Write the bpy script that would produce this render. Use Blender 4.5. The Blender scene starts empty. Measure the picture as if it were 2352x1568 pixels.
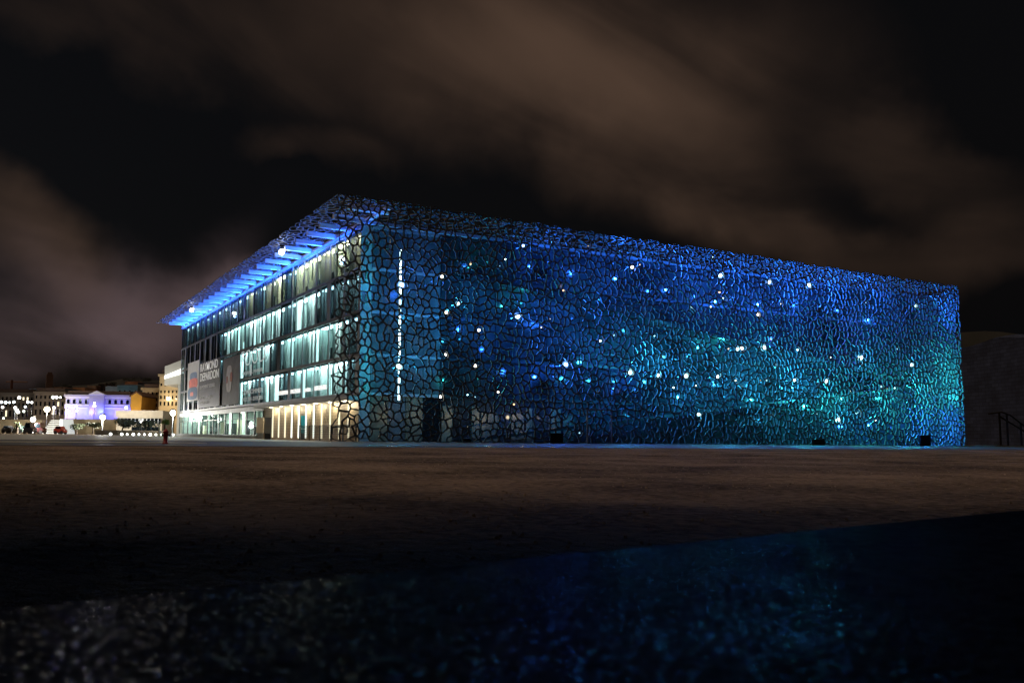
import bpy, bmesh, math, random
from mathutils import Vector, Matrix, geometry, noise
random.seed(7)
R = math.radians
SC = bpy.context.scene
COL = SC.collection

# ------------------------------------------------------------------ camera
F, PITCH, ROLL, YAW = 1879.7, 0.0856, 0.0116, 0.4587      # focal length counted in 2352-wide pixels
CAM = Vector((-20.898, -54.474, 0.516))
SHX, SHY = -233.8, 54.1
FW = Vector((math.sin(YAW)*math.cos(PITCH), math.cos(YAW)*math.cos(PITCH), math.sin(PITCH)))
RT = Vector((math.cos(YAW), -math.sin(YAW), 0))
UP = RT.cross(FW)
cd = bpy.data.cameras.new("camera"); cam = bpy.data.objects.new("camera", cd); COL.objects.link(cam)
cd.sensor_width = 36; cd.lens = F/2352*36
cd.shift_x = -SHX/2352; cd.shift_y = SHY/2352
cd.clip_start = 0.05; cd.clip_end = 4000
c, s = math.cos(ROLL), math.sin(ROLL)
xr = RT*c + UP*s; yr = UP*c - RT*s
m = Matrix((xr, yr, -FW)).transposed().to_4x4(); m.translation = CAM
cam.matrix_world = m
cd.dof.use_dof = True; cd.dof.focus_distance = 70; cd.dof.aperture_fstop = 9.0
SC.camera = cam

def ray(X, Y):
    a, b = X-1176-SHX, Y-784-SHY
    return FW + RT*((c*a+s*b)/F) - UP*((-s*a+c*b)/F)
def P(X, Y, D): return CAM + ray(X, Y)*D                  # the point seen there, D metres deep
def on(X, Y, ax, v):
    d = ray(X, Y); return CAM + d*((v-CAM[ax])/d[ax])

# ------------------------------------------------------------------ view
SC.view_settings.view_transform = 'Standard'; SC.view_settings.look = 'None'
SC.view_settings.exposure = 0; SC.view_settings.gamma = 1
SC.render.engine = 'CYCLES'
SC.cycles.use_denoising = True
SC.cycles.max_bounces = 7; SC.cycles.transparent_max_bounces = 12
SC.cycles.sample_clamp_indirect = 4.0
SC.cycles.caustics_reflective = False; SC.cycles.caustics_refractive = False

# ------------------------------------------------------------------ night sky
SUN_EL, SUN_DIR = R(68), Vector((-0.90, 0.44, 0)).normalized()
w = bpy.data.worlds.new("World"); SC.world = w; w.use_nodes = True
nt = w.node_tree; N = nt.nodes; L = nt.links; N.clear()
def nd(t, **k):
    n = N.new(t)
    for a, v in k.items(): setattr(n, a, v)
    return n
def mth(op, a, b=None, clamp=False):
    n = nd('ShaderNodeMath', operation=op, use_clamp=clamp)
    for i, v in enumerate((a, b)):
        if v is None: continue
        if isinstance(v, (int, float)): n.inputs[i].default_value = v
        else: L.new(v, n.inputs[i])
    return n.outputs[0]
def vec(op, a, b=None):
    n = nd('ShaderNodeVectorMath', operation=op)
    for i, v in enumerate((a, b)):
        if v is None: continue
        if isinstance(v, (tuple, Vector)): n.inputs[i].default_value = tuple(v)
        else: L.new(v, n.inputs[i])
    return n.outputs['Value'] if op == 'DOT_PRODUCT' else n.outputs[0]
tc = nd('ShaderNodeTexCoord').outputs['Generated']
# long-exposure cloud: stretched noise that also bends the cloud banks
def dirdot(v): return vec('DOT_PRODUCT', tc, v)
sa, sb = math.cos(R(24)), math.sin(R(24))
cmb = nd('ShaderNodeCombineXYZ')
L.new(mth('MULTIPLY', dirdot(RT*sa - UP*sb), 2.6), cmb.inputs[0]); L.new(mth('MULTIPLY', dirdot(RT*sb + UP*sa), 8.5), cmb.inputs[1]); L.new(mth('MULTIPLY', dirdot(FW), 2.0), cmb.inputs[2])
nz = nd('ShaderNodeTexNoise'); L.new(cmb.outputs[0], nz.inputs['Vector'])
nz.inputs['Scale'].default_value = 1.0; nz.inputs['Detail'].default_value = 4; nz.inputs['Roughness'].default_value = .5; nz.inputs['Distortion'].default_value = .5
wob = nd('ShaderNodeTexNoise'); L.new(tc, wob.inputs['Vector'])
wob.inputs['Scale'].default_value = 4.2; wob.inputs['Detail'].default_value = 5
wv = vec('SUBTRACT', wob.outputs['Color'], (.5, .5, .5))
sc_ = nd('ShaderNodeVectorMath', operation='SCALE'); L.new(wv, sc_.inputs[0]); sc_.inputs['Scale'].default_value = .22
dirn = vec('ADD', tc, sc_.outputs[0])
def bank(X, Y, sx, sy, rot, amp):
    d0 = ray(X, Y).normalized()
    e1 = RT - d0*RT.dot(d0); e1.normalize(); e2 = d0.cross(e1)          # e2 points down the picture when negated
    e2 = -e2 if e2.z > 0 else e2
    cr, sr = math.cos(R(rot)), math.sin(R(rot))
    pass; a = (e1*cr + e2*sr)*(F/sx); b = (e2*cr - e1*sr)*(F/sy)
    u = mth('SUBTRACT', vec('DOT_PRODUCT', dirn, a), d0.dot(a)); v = mth('SUBTRACT', vec('DOT_PRODUCT', dirn, b), d0.dot(b))
    q = mth('ADD', mth('MULTIPLY', u, u), mth('MULTIPLY', v, v))
    return mth('MULTIPLY', mth('EXPONENT', mth('MULTIPLY', mth('POWER', q, 1.45), -.75)), amp)
def total(lst):
    t = lst[0]
    for x in lst[1:]: t = mth('ADD', t, x)
    return t
brown = total([bank(*b) for b in [
    (1150, 100, 500, 190, 6, .72), (1500, 320, 290, 135, 24, .50), (1130, 130, 260, 110, 14, .22), (1720, 500, 180, 70, 18, .40),
    (2120, 350, 180, 65, 32, .40), (2080, 570, 280, 62, 8, .52), (720, 355, 140, 38, 4, .28), (470, 130, 180, 80, 24, .22),
    (70, 20, 180, 50, 0, .28), (40, 570, 120, 85, 22, .85)]])
mauve = total([bank(*b) for b in [(300, 700, 250, 85, 4, .85), (520, 610, 90, 45, 0, .60), (120, 800, 260, 60, 0, .50), (480, 560, 120, 60, -30, .18)]])
det = mth('MULTIPLY', mth('SUBTRACT', nz.outputs['Fac'], .33), 2.9, True)
up_ = nd('ShaderNodeSeparateXYZ'); L.new(tc, up_.inputs[0])
def tint(f, colr):
    n = nd('ShaderNodeVectorMath', operation='SCALE'); n.inputs[0].default_value = colr; L.new(f, n.inputs['Scale']); return n.outputs[0]
brown = mth('MAXIMUM', mth('MULTIPLY', mth('SUBTRACT', brown, .04), 1.04), 0.0)
cl = vec('ADD', tint(mth('MULTIPLY', brown, mth('ADD', mth('MULTIPLY', det, .80), .26)), (.058, .034, .022)), tint(mth('MULTIPLY', mauve, mth('ADD', mth('MULTIPLY', det, .7), .25)), (.100, .067, .070)))
cl = vec('ADD', cl, (.0024, .0024, .0027))
# plain night sky far below the clouds
sky = nd('ShaderNodeTexSky', sky_type='NISHITA', sun_disc=False)
sky.sun_elevation = R(-4); sky.sun_rotation = math.atan2(SUN_DIR.x, SUN_DIR.y)
b1 = nd('ShaderNodeBackground'); L.new(cl, b1.inputs[0]); b1.inputs[1].default_value = 1
b2 = nd('ShaderNodeBackground'); L.new(sky.outputs[0], b2.inputs[0]); b2.inputs[1].default_value = .05
ad = nd('ShaderNodeAddShader'); L.new(b1.outputs[0], ad.inputs[0]); L.new(b2.outputs[0], ad.inputs[1])
L.new(ad.outputs[0], nd('ShaderNodeOutputWorld').inputs[0])

# one dim, warm directional light added to brighten the ground, standing in for moonlit cloud
sd = bpy.data.lights.new("sun", 'SUN'); sd.energy = .74; sd.angle = R(42); sd.color = (1, .74, .52)
so = bpy.data.objects.new("sun", sd); COL.objects.link(so)
so.rotation_euler = (-(SUN_DIR*math.cos(SUN_EL) + Vector((0, 0, math.sin(SUN_EL))))).to_track_quat('-Z', 'Y').to_euler()

# ------------------------------------------------------------------ helpers
def mat(name, col, rough=.6, metal=0, spec=.5, noise_s=0, noise_a=.25, bump=0, bump_s=None, emit=None, es=0):
    mt = bpy.data.materials.new(name); mt.use_nodes = True
    n, l = mt.node_tree.nodes, mt.node_tree.links
    b = n['Principled BSDF']
    b.inputs['Base Color'].default_value = (*col, 1); b.inputs['Roughness'].default_value = rough
    b.inputs['Metallic'].default_value = metal; b.inputs['Specular IOR Level'].default_value = spec
    if noise_s:
        t = n.new('ShaderNodeTexCoord'); z = n.new('ShaderNodeTexNoise'); z.inputs['Scale'].default_value = noise_s; z.inputs['Detail'].default_value = 6
        l.new(t.outputs['Object'], z.inputs['Vector'])
        r = n.new('ShaderNodeValToRGB')
        r.color_ramp.elements[0].position = .3; r.color_ramp.elements[1].position = .7
        r.color_ramp.elements[0].color = (*[max(0, x*(1-noise_a)) for x in col], 1); r.color_ramp.elements[1].color = (*[min(1, x*(1+noise_a)) for x in col], 1)
        l.new(z.outputs['Fac'], r.inputs[0]); l.new(r.outputs[0], b.inputs['Base Color'])
        if bump:
            z2 = n.new('ShaderNodeTexNoise'); z2.inputs['Scale'].default_value = bump_s or noise_s*4; z2.inputs['Detail'].default_value = 5
            l.new(t.outputs['Object'], z2.inputs['Vector'])
            bp = n.new('ShaderNodeBump'); bp.inputs['Strength'].default_value = bump; bp.inputs['Distance'].default_value = .03
            l.new(z2.outputs['Fac'], bp.inputs['Height']); l.new(bp.outputs[0], b.inputs['Normal'])
    if emit:
        b.inputs['Emission Color'].default_value = (*emit, 1); b.inputs['Emission Strength'].default_value = es
    return mt
def glass(name, tintc, refl=.12, rough=.02):
    mt = bpy.data.materials.new(name); mt.use_nodes = True
    n, l = mt.node_tree.nodes, mt.node_tree.links; n.remove(n['Principled BSDF'])
    t = n.new('ShaderNodeBsdfTransparent'); t.inputs[0].default_value = (*tintc, 1)
    g = n.new('ShaderNodeBsdfGlossy'); g.inputs['Roughness'].default_value = rough; g.inputs[0].default_value = (.8, .85, .9, 1)
    mx = n.new('ShaderNodeMixShader'); mx.inputs[0].default_value = refl
    l.new(t.outputs[0], mx.inputs[1]); l.new(g.outputs[0], mx.inputs[2]); l.new(mx.outputs[0], n['Material Output'].inputs[0])
    return mt
class MB:
    def __init__(s): s.v = []; s.f = []
    def quad(s, *p):
        i = len(s.v); s.v += [tuple(x) for x in p]; s.f.append(tuple(range(i, i+len(p))))
    def box(s, x0, x1, y0, y1, z0, z1, M=None):
        i = len(s.v)
        p = [Vector((x, y, z)) for z in (z0, z1) for y in (y0, y1) for x in (x0, x1)]
        if M: p = [M @ q for q in p]
        s.v += [tuple(q) for q in p]
        s.f += [tuple(i+k for k in f) for f in ((0, 2, 3, 1), (4, 5, 7, 6), (0, 1, 5, 4), (2, 6, 7, 3), (0, 4, 6, 2), (1, 3, 7, 5))]
    def bar(s, a, b, r, n=6, r2=None):
        a, b = Vector(a), Vector(b); d = (b-a).normalized()
        u = d.orthogonal().normalized(); v = d.cross(u); i = len(s.v); r2 = r if r2 is None else r2
        for q, rr in ((a, r), (b, r2)):
            for k in range(n):
                t = 2*math.pi*k/n; s.v.append(tuple(q + u*math.cos(t)*rr + v*math.sin(t)*rr))
        s.f += [(i+k, i+(k+1) % n, i+n+(k+1) % n, i+n+k) for k in range(n)]
        s.f += [tuple(i+k for k in range(n))[::-1], tuple(i+n+k for k in range(n))]
    def lathe(s, ctr, prof, n=12):
        ctr = Vector(ctr); i = len(s.v)
        for r, z in prof:
            for k in range(n):
                t = 2*math.pi*k/n; s.v.append(tuple(ctr + Vector((r*math.cos(t), r*math.sin(t), z))))
        for j in range(len(prof)-1):
            for k in range(n): s.f.append((i+j*n+k, i+j*n+(k+1) % n, i+(j+1)*n+(k+1) % n, i+(j+1)*n+k))
        s.f += [tuple(i+k for k in range(n))[::-1], tuple(i+(len(prof)-1)*n+k for k in range(n))]
    def ball(s, ctr, r, n=10, mth_=6, sz=1):
        s.lathe(ctr, [(max(.001, r*math.sin(math.pi*j/mth_)), -r*sz*math.cos(math.pi*j/mth_)) for j in range(mth_+1)], n)
    def build(s, name, mt, parent=None, smooth=False, M=None):
        me = bpy.data.meshes.new(name); me.from_pydata(s.v, [], s.f); me.update()
        for t in (mt if isinstance(mt, list) else [mt]): me.materials.append(t)
        if smooth:
            for p in me.polygons: p.use_smooth = True
        o = bpy.data.objects.new(name, me); COL.objects.link(o)
        if parent: o.parent = parent; o.matrix_parent_inverse = parent.matrix_world.inverted()
        if M: o.matrix_world = M
        return o
def tag(o, label=None, cat=None, group=None, kind=None):
    if label: o['label'] = label
    if cat: o['category'] = cat
    if group: o['group'] = group
    if kind: o['kind'] = kind
    return o
def empty(name, loc, label, cat, group=None, rz=0):
    o = bpy.data.objects.new(name, None); o.empty_display_size = .3; COL.objects.link(o)
    o.location = loc; o.rotation_euler = (0, 0, rz)
    o.matrix_world = Matrix.Translation(Vector(loc)) @ Matrix.Rotation(rz, 4, 'Z')
    return tag(o, label, cat, group)
def light(parent, loc, col, power, radius=.12, name='light'):
    d = bpy.data.lights.new(name, 'POINT'); d.energy = power; d.color = col; d.shadow_soft_size = radius
    o = bpy.data.objects.new(name, d); COL.objects.link(o)
    if parent: o.parent = parent; o.matrix_parent_inverse = parent.matrix_world.inverted()
    o.matrix_world = Matrix.Translation(Vector(loc))
    return o
FACE = Matrix(((0, 0, -1), (-1, 0, 0), (0, 1, 0))).to_4x4()      # lettering on the left facade: reads towards -y, faces -x
def lettering(txt, y, z, h, mt, parent=None, name='lettering', width=None, x=4.0, bold=0.0):
    cu = bpy.data.curves.new(name, 'FONT'); cu.body = txt; cu.size = 1; cu.extrude = .02; cu.offset = bold
    o = bpy.data.objects.new(name, cu); COL.objects.link(o)
    bpy.context.view_layer.update()
    me = bpy.data.meshes.new_from_object(o.evaluated_get(bpy.context.evaluated_depsgraph_get()))
    bpy.data.objects.remove(o)
    xs = [v.co.x for v in me.vertices]; ys = [v.co.y for v in me.vertices]
    sy = h/(max(ys)-min(ys)); sx = (width/(max(xs)-min(xs))) if width else sy
    for v in me.vertices: v.co = Vector(((v.co.x-min(xs))*sx, (v.co.y-min(ys))*sy, v.co.z))
    me.materials.clear(); me.materials.append(mt)
    o = bpy.data.objects.new(name, me); COL.objects.link(o)
    if parent: o.parent = parent; o.matrix_parent_inverse = parent.matrix_world.inverted()
    mw = FACE.copy(); mw.translation = Vector((x, y, z)); o.matrix_world = mw
    return o

# ------------------------------------------------------------------ materials
M_lat = mat('dark_concrete', (.17, .18, .19), .55, noise_s=6, noise_a=.35)
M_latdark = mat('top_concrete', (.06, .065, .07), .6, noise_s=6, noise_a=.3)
M_latroof = mat('roof_concrete', (.16, .165, .17), .6, noise_s=6, noise_a=.3)
M_metal = mat('grey_metal', (.40, .43, .45), .42, .2, noise_s=1.2, noise_a=.15)
M_dark = mat('dark_metal', (.035, .042, .05), .35, .3)
M_band = mat('band_metal', (.22, .235, .25), .4, .2, noise_s=1)
M_black = mat('black', (.012, .012, .014), .5)
M_white = mat('white_paint', (.75, .76, .75), .6)
M_room = mat('room_wall', (.55, .62, .6), .8, noise_s=.6, noise_a=.2)
M_slab = mat('slab', (.18, .2, .21), .7, noise_s=2)
M_cream = mat('cream', (.52, .46, .36), .7, noise_s=1.5, noise_a=.12)
M_pale = mat('pale_panel', (.40, .43, .43), .5, noise_s=.8, noise_a=.12)
M_pane = glass('window_glass', (.80, .90, .90), .10)
M_pane_dim = glass('dim_glass', (.52, .60, .62), .14, .06)
M_lobby = glass('lobby_glass', (.86, .95, .92), .07)
M_dglass = mat('dark_glass', (.006, .009, .012), .04, 0, .5)
M_cool = mat('cool_light', (.8, .8, .8), emit=(.66, 1, .97), es=14)
M_coolhi = mat('cool_light_strong', (.8, .8, .8), emit=(.78, 1, .98), es=30)
M_warm = mat('warm_light', (.8, .8, .8), emit=(1, .83, .50), es=9)
M_warmhi = mat('warm_light_strong', (.8, .8, .8), emit=(1, .86, .50), es=26)
M_lit = mat('glow_screen', (.7, .75, .72), emit=(.74, 1, .98), es=1.6)  # emission stands in for strong room light on some screens
M_dimcool = mat('dim_light', (.8, .8, .8), emit=(.62, .9, 1), es=9)
M_text = mat('white_letters', (.82, .82, .8), .6, emit=(1, .97, .93), es=.24)  # lettering brightened by added emission, here and in the next three
M_sign = mat('sign_white', (.85, .85, .83), .6, emit=(1, .96, .92), es=.9)
M_textmid = mat('pale_letters', (.7, .72, .72), .6, emit=(.95, 1, 1), es=.32)
M_textdim = mat('grey_letters', (.6, .6, .6), .6, emit=(1, .98, .95), es=.12)
def curtain_mat():
    mt = bpy.data.materials.new('curtain'); mt.use_nodes = True
    n, l = mt.node_tree.nodes, mt.node_tree.links; n.remove(n['Principled BSDF'])
    a = n.new('ShaderNodeBsdfTranslucent'); a.inputs[0].default_value = (.8, .86, .84, 1)
    b = n.new('ShaderNodeBsdfDiffuse'); b.inputs[0].default_value = (.7, .74, .73, 1)
    mx = n.new('ShaderNodeMixShader'); l.new(a.outputs[0], mx.inputs[1]); l.new(b.outputs[0], mx.inputs[2]); l.new(mx.outputs[0], n['Material Output'].inputs[0])
    return mt
M_curt = curtain_mat()
def emis(name, col, st):
    return mat(name, (.1, .1, .1), emit=col, es=st)

# ------------------------------------------------------------------ ground
def gravel():
    mt = bpy.data.materials.new('gravel'); mt.use_nodes = True
    n, l = mt.node_tree.nodes, mt.node_tree.links; b = n['Principled BSDF']
    t = n.new('ShaderNodeTexCoord')
    z = n.new('ShaderNodeTexNoise'); z.inputs['Scale'].default_value = .35; z.inputs['Detail'].default_value = 8; z.inputs['Roughness'].default_value = .65
    z2 = n.new('ShaderNodeTexNoise'); z2.inputs['Scale'].default_value = 9; z2.inputs['Detail'].default_value = 5; z2.inputs['Roughness'].default_value = .7
    for q in (z, z2): l.new(t.outputs['Object'], q.inputs['Vector'])
    mx = n.new('ShaderNodeMath'); mx.operation = 'MULTIPLY_ADD'; mx.inputs[1].default_value = .5
    hlf = n.new('ShaderNodeMath'); hlf.operation = 'MULTIPLY'; hlf.inputs[1].default_value = .5
    l.new(z2.outputs['Fac'], hlf.inputs[0]); l.new(z.outputs['Fac'], mx.inputs[0]); l.new(hlf.outputs[0], mx.inputs[2])
    r = n.new('ShaderNodeValToRGB'); e = r.color_ramp.elements
    e[0].position = .40; e[0].color = (.07, .05, .035, 1); e[1].position = .62; e[1].color = (.46, .34, .25, 1)
    l.new(mx.outputs[0], r.inputs[0]); l.new(r.outputs[0], b.inputs['Base Color'])
    b.inputs['Roughness'].default_value = .95; b.inputs['Specular IOR Level'].default_value = .02
    b1 = n.new('ShaderNodeBump'); b1.inputs['Strength'].default_value = 1; b1.inputs['Distance'].default_value = .14
    l.new(z2.outputs['Fac'], b1.inputs['Height']); l.new(b1.outputs[0], b.inputs['Normal'])
    return mt
M_gravel = gravel()
g = MB()                                                              # one sheet to the horizon, finely uneven in the esplanade
xs = [-2500, -800, -200, -70] + [-46 + .55*i for i in range(190)] + [70, 110, 200, 800, 2500]
ys = [-2500, -600, -150, -70] + [-56 + .30*i for i in range(118)] + [-18, -10, 0, 60, 110, 200, 500, 1500, 2500]
def gz(x, y):
    if y > -20.8 or y < -57 or x < -47 or x > 60: return 0
    e = min(1, (-20.8-y)/5)*min(1, (x+47)/4)
    q = noise.noise(Vector((x*.35, y*.35, 3)))*.035 + noise.noise(Vector((x*1.1, y*1.3, 9)))*.022 + noise.noise(Vector((x*2.4, y*2.4, 1)))*.012
    return q*e - .01*e
for y in ys:
    for x in xs: g.v.append((x, y, gz(x, y)))
nx = len(xs)
g.f = [(j*nx+i, j*nx+i+1, (j+1)*nx+i+1, (j+1)*nx+i) for j in range(len(ys)-1) for i in range(nx-1)]
tag(g.build('ground', M_gravel, smooth=True), 'brown gravel esplanade stretching to the museum', kind='structure')
pb = MB(); rp_ = random.Random(3)
for _ in range(4500):
    dd = rp_.uniform(3, 31)**1.0; u = rp_.uniform(-.62, .86)*dd
    q = Vector((CAM.x, CAM.y, 0)) + Vector((FW.x, FW.y, 0)).normalized()*dd + Vector((RT.x, RT.y, 0))*u
    if q.y > -23.2: continue
    r = rp_.choice((.006, .008, .010, .012, .015)); z0 = gz(q.x, q.y)-r*.3; a0 = rp_.uniform(0, 6.28); i0 = len(pb.v)
    for k in range(5): pb.v.append((q.x+r*math.cos(a0+k*1.257)*rp_.uniform(.7, 1.3), q.y+r*math.sin(a0+k*1.257)*rp_.uniform(.7, 1.3), z0))
    for k in range(5): pb.v.append((q.x+r*.6*math.cos(a0+k*1.257)*rp_.uniform(.6, 1.2), q.y+r*.6*math.sin(a0+k*1.257)*rp_.uniform(.6, 1.2), z0+r*rp_.uniform(.6, 1.2)))
    pb.f += [(i0+k, i0+(k+1) % 5, i0+5+(k+1) % 5, i0+5+k) for k in range(5)] + [tuple(i0+5+k for k in range(5))]
tag(pb.build('pebbles', mat('pebble', (.36, .28, .21), .9, spec=.05, noise_s=3, noise_a=.6)), 'loose stones scattered over the brown gravel', kind='stuff')
M_asph = mat('asphalt', (.075, .078, .085), .55, noise_s=3, noise_a=.3, bump=.3)
M_pave = mat('pale_paving', (.36, .34, .29), .6, noise_s=1.2, noise_a=.2)
p = MB(); p.box(-140, 130, -22.5, 0, -.05, .012)
tag(p.build('path', M_asph), 'grey asphalt path along the museum front', kind='structure')
p = MB(); p.box(-90, -.3, .5, 82, -.05, .016)
tag(p.build('pavement', M_pave), 'pale paving in front of the glazed facade', kind='structure')
M_stripe = mat('pale_stone', (.74, .68, .54), .6, noise_s=1, noise_a=.12)
for y0, y1 in ((-14.2, -12.6), (-2.2, -.6)):
    k = MB(); k.box(-140, -12 if y0 < -10 else -1, y0, y1, -.05, .03)
    tag(k.build('kerb', M_stripe), 'long pale kerb strip running across the path', kind='structure')
M_water = mat('water', (.02, .02, .025), .17, 0, 1)
def puddle(cx, cy, a, b):
    q = MB(); pts = []
    for k in range(28):
        t = 2*math.pi*k/28; r = 1 + .22*noise.noise(Vector((math.cos(t)*1.4+cx, math.sin(t)*1.4, 2)))
        pts.append((cx+a*r*math.cos(t), cy+b*r*math.sin(t), .018))
    q.quad(*pts); tag(q.build('puddle', M_water), 'thin puddle mirroring the blue light on the path', kind='structure')
puddle(-4.2, -20.2, 3.0, .9); puddle(2.2, -20.6, 3.4, .8)

hr, hf = Vector((RT.x, RT.y, 0)), Vector((FW.x, FW.y, 0)).normalized()
def lp(u, w_, z): q = Vector((CAM.x, CAM.y, 0)) + hr*u + hf*w_; return (q.x, q.y, z)
bk0 = MB(); DK = [lp(u, w_, z) for z in (8.6, 9.3) for u, w_ in ((-34, -9), (40, -9), (40, 7.6), (-34, 6.8))]
bk0.v = DK; bk0.f = [(3, 2, 1, 0), (4, 5, 6, 7), (0, 1, 5, 4), (1, 2, 6, 5), (2, 3, 7, 6), (3, 0, 4, 7)]
for u in (-30, -12, 16, 34): q = Vector(lp(u, -7.5, 0)); bk0.bar(q, q+Vector((0, 0, 8.598)), .35, 10)
tag(bk0.build('shade_deck', mat('shade_deck_concrete', (.08, .08, .08), .8)), kind='structure')     # unseen deck added overhead to shade the near ground

# stone ledge under the camera
ZL = .405
def ledge_pt(X, Y): return on(X, Y, 2, ZL)
a, b_ = ledge_pt(-200, 1412), ledge_pt(2552, 1150)
dl = (b_-a).normalized(); A = a - dl*3; B = b_ + dl*6; back = Vector((dl.y, -dl.x, 0))*1.6
if back.dot(FW) > 0: back = -back
lg = bmesh.new()
lo = [A, B, B+back, A+back]
vb = [lg.verts.new((q.x, q.y, -.02)) for q in lo]; vt = [lg.verts.new((q.x, q.y, ZL)) for q in lo]
lg.faces.new(vt); lg.faces.new(vb[::-1])
for i in range(4): lg.faces.new((vb[i], vb[(i+1) % 4], vt[(i+1) % 4], vt[i]))
bmesh.ops.recalc_face_normals(lg, faces=lg.faces)
bmesh.ops.bevel(lg, geom=[e for e in lg.edges if all(v.co.z > .2 for v in e.verts)], offset=.006, segments=2, affect='EDGES')
me = bpy.data.meshes.new('stone_ledge'); lg.to_mesh(me)
def ledge_mat():
    mt = bpy.data.materials.new('ledge_stone'); mt.use_nodes = True                  # rough dark stone with sparse wet, glossy grains
    n, l = mt.node_tree.nodes, mt.node_tree.links; n.remove(n['Principled BSDF'])
    t = n.new('ShaderNodeTexCoord')
    def noise_(sc, det):
        z = n.new('ShaderNodeTexNoise'); z.inputs['Scale'].default_value = sc; z.inputs['Detail'].default_value = det; l.new(t.outputs['Object'], z.inputs['Vector']); return z.outputs['Fac']
    r = n.new('ShaderNodeValToRGB'); e = r.color_ramp.elements
    e[0].position = .3; e[0].color = (.08, .08, .082, 1); e[1].position = .75; e[1].color = (.24, .24, .245, 1)
    l.new(noise_(60, 3), r.inputs[0])
    df = n.new('ShaderNodeBsdfDiffuse'); l.new(r.outputs[0], df.inputs[0])
    bp = n.new('ShaderNodeBump'); bp.inputs['Strength'].default_value = .6; bp.inputs['Distance'].default_value = .004; l.new(noise_(150, 3), bp.inputs['Height'])
    gl = n.new('ShaderNodeBsdfGlossy'); gl.inputs['Roughness'].default_value = .22; l.new(bp.outputs[0], gl.inputs['Normal']); l.new(bp.outputs[0], df.inputs['Normal'])
    m1 = n.new('ShaderNodeMapRange'); m1.inputs['From Min'].default_value = .60; m1.inputs['From Max'].default_value = .68; m1.inputs['To Min'].default_value = .006; m1.inputs['To Max'].default_value = .17; l.new(noise_(230, .5), m1.inputs['Value'])
    m2 = n.new('ShaderNodeMapRange'); m2.inputs['From Min'].default_value = .38; m2.inputs['From Max'].default_value = .66; m2.inputs['To Min'].default_value = .5; m2.inputs['To Max'].default_value = 1; l.new(noise_(7, 2), m2.inputs['Value'])
    mu = n.new('ShaderNodeMath'); mu.operation = 'MULTIPLY'; l.new(m1.outputs[0], mu.inputs[0]); l.new(m2.outputs[0], mu.inputs[1])
    mx = n.new('ShaderNodeMixShader'); l.new(mu.outputs[0], mx.inputs[0]); l.new(df.outputs[0], mx.inputs[1]); l.new(gl.outputs[0], mx.inputs[2]); l.new(mx.outputs[0], n['Material Output'].inputs[0])
    return mt
me.materials.append(ledge_mat())
lo = bpy.data.objects.new('stone_ledge', me); COL.objects.link(lo)
tag(lo, 'dark grainy stone ledge in the foreground catching faint blue reflections', 'ledge')

# ------------------------------------------------------------------ museum
LX, LY, HT, BX, BY = 74.9, 79.3, 18.0, 4.14, 5.24
mus = empty('museum_building', (BX, BY, 0), 'long museum building wrapped in a dark concrete lattice lit blue from within', 'museum')

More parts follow.
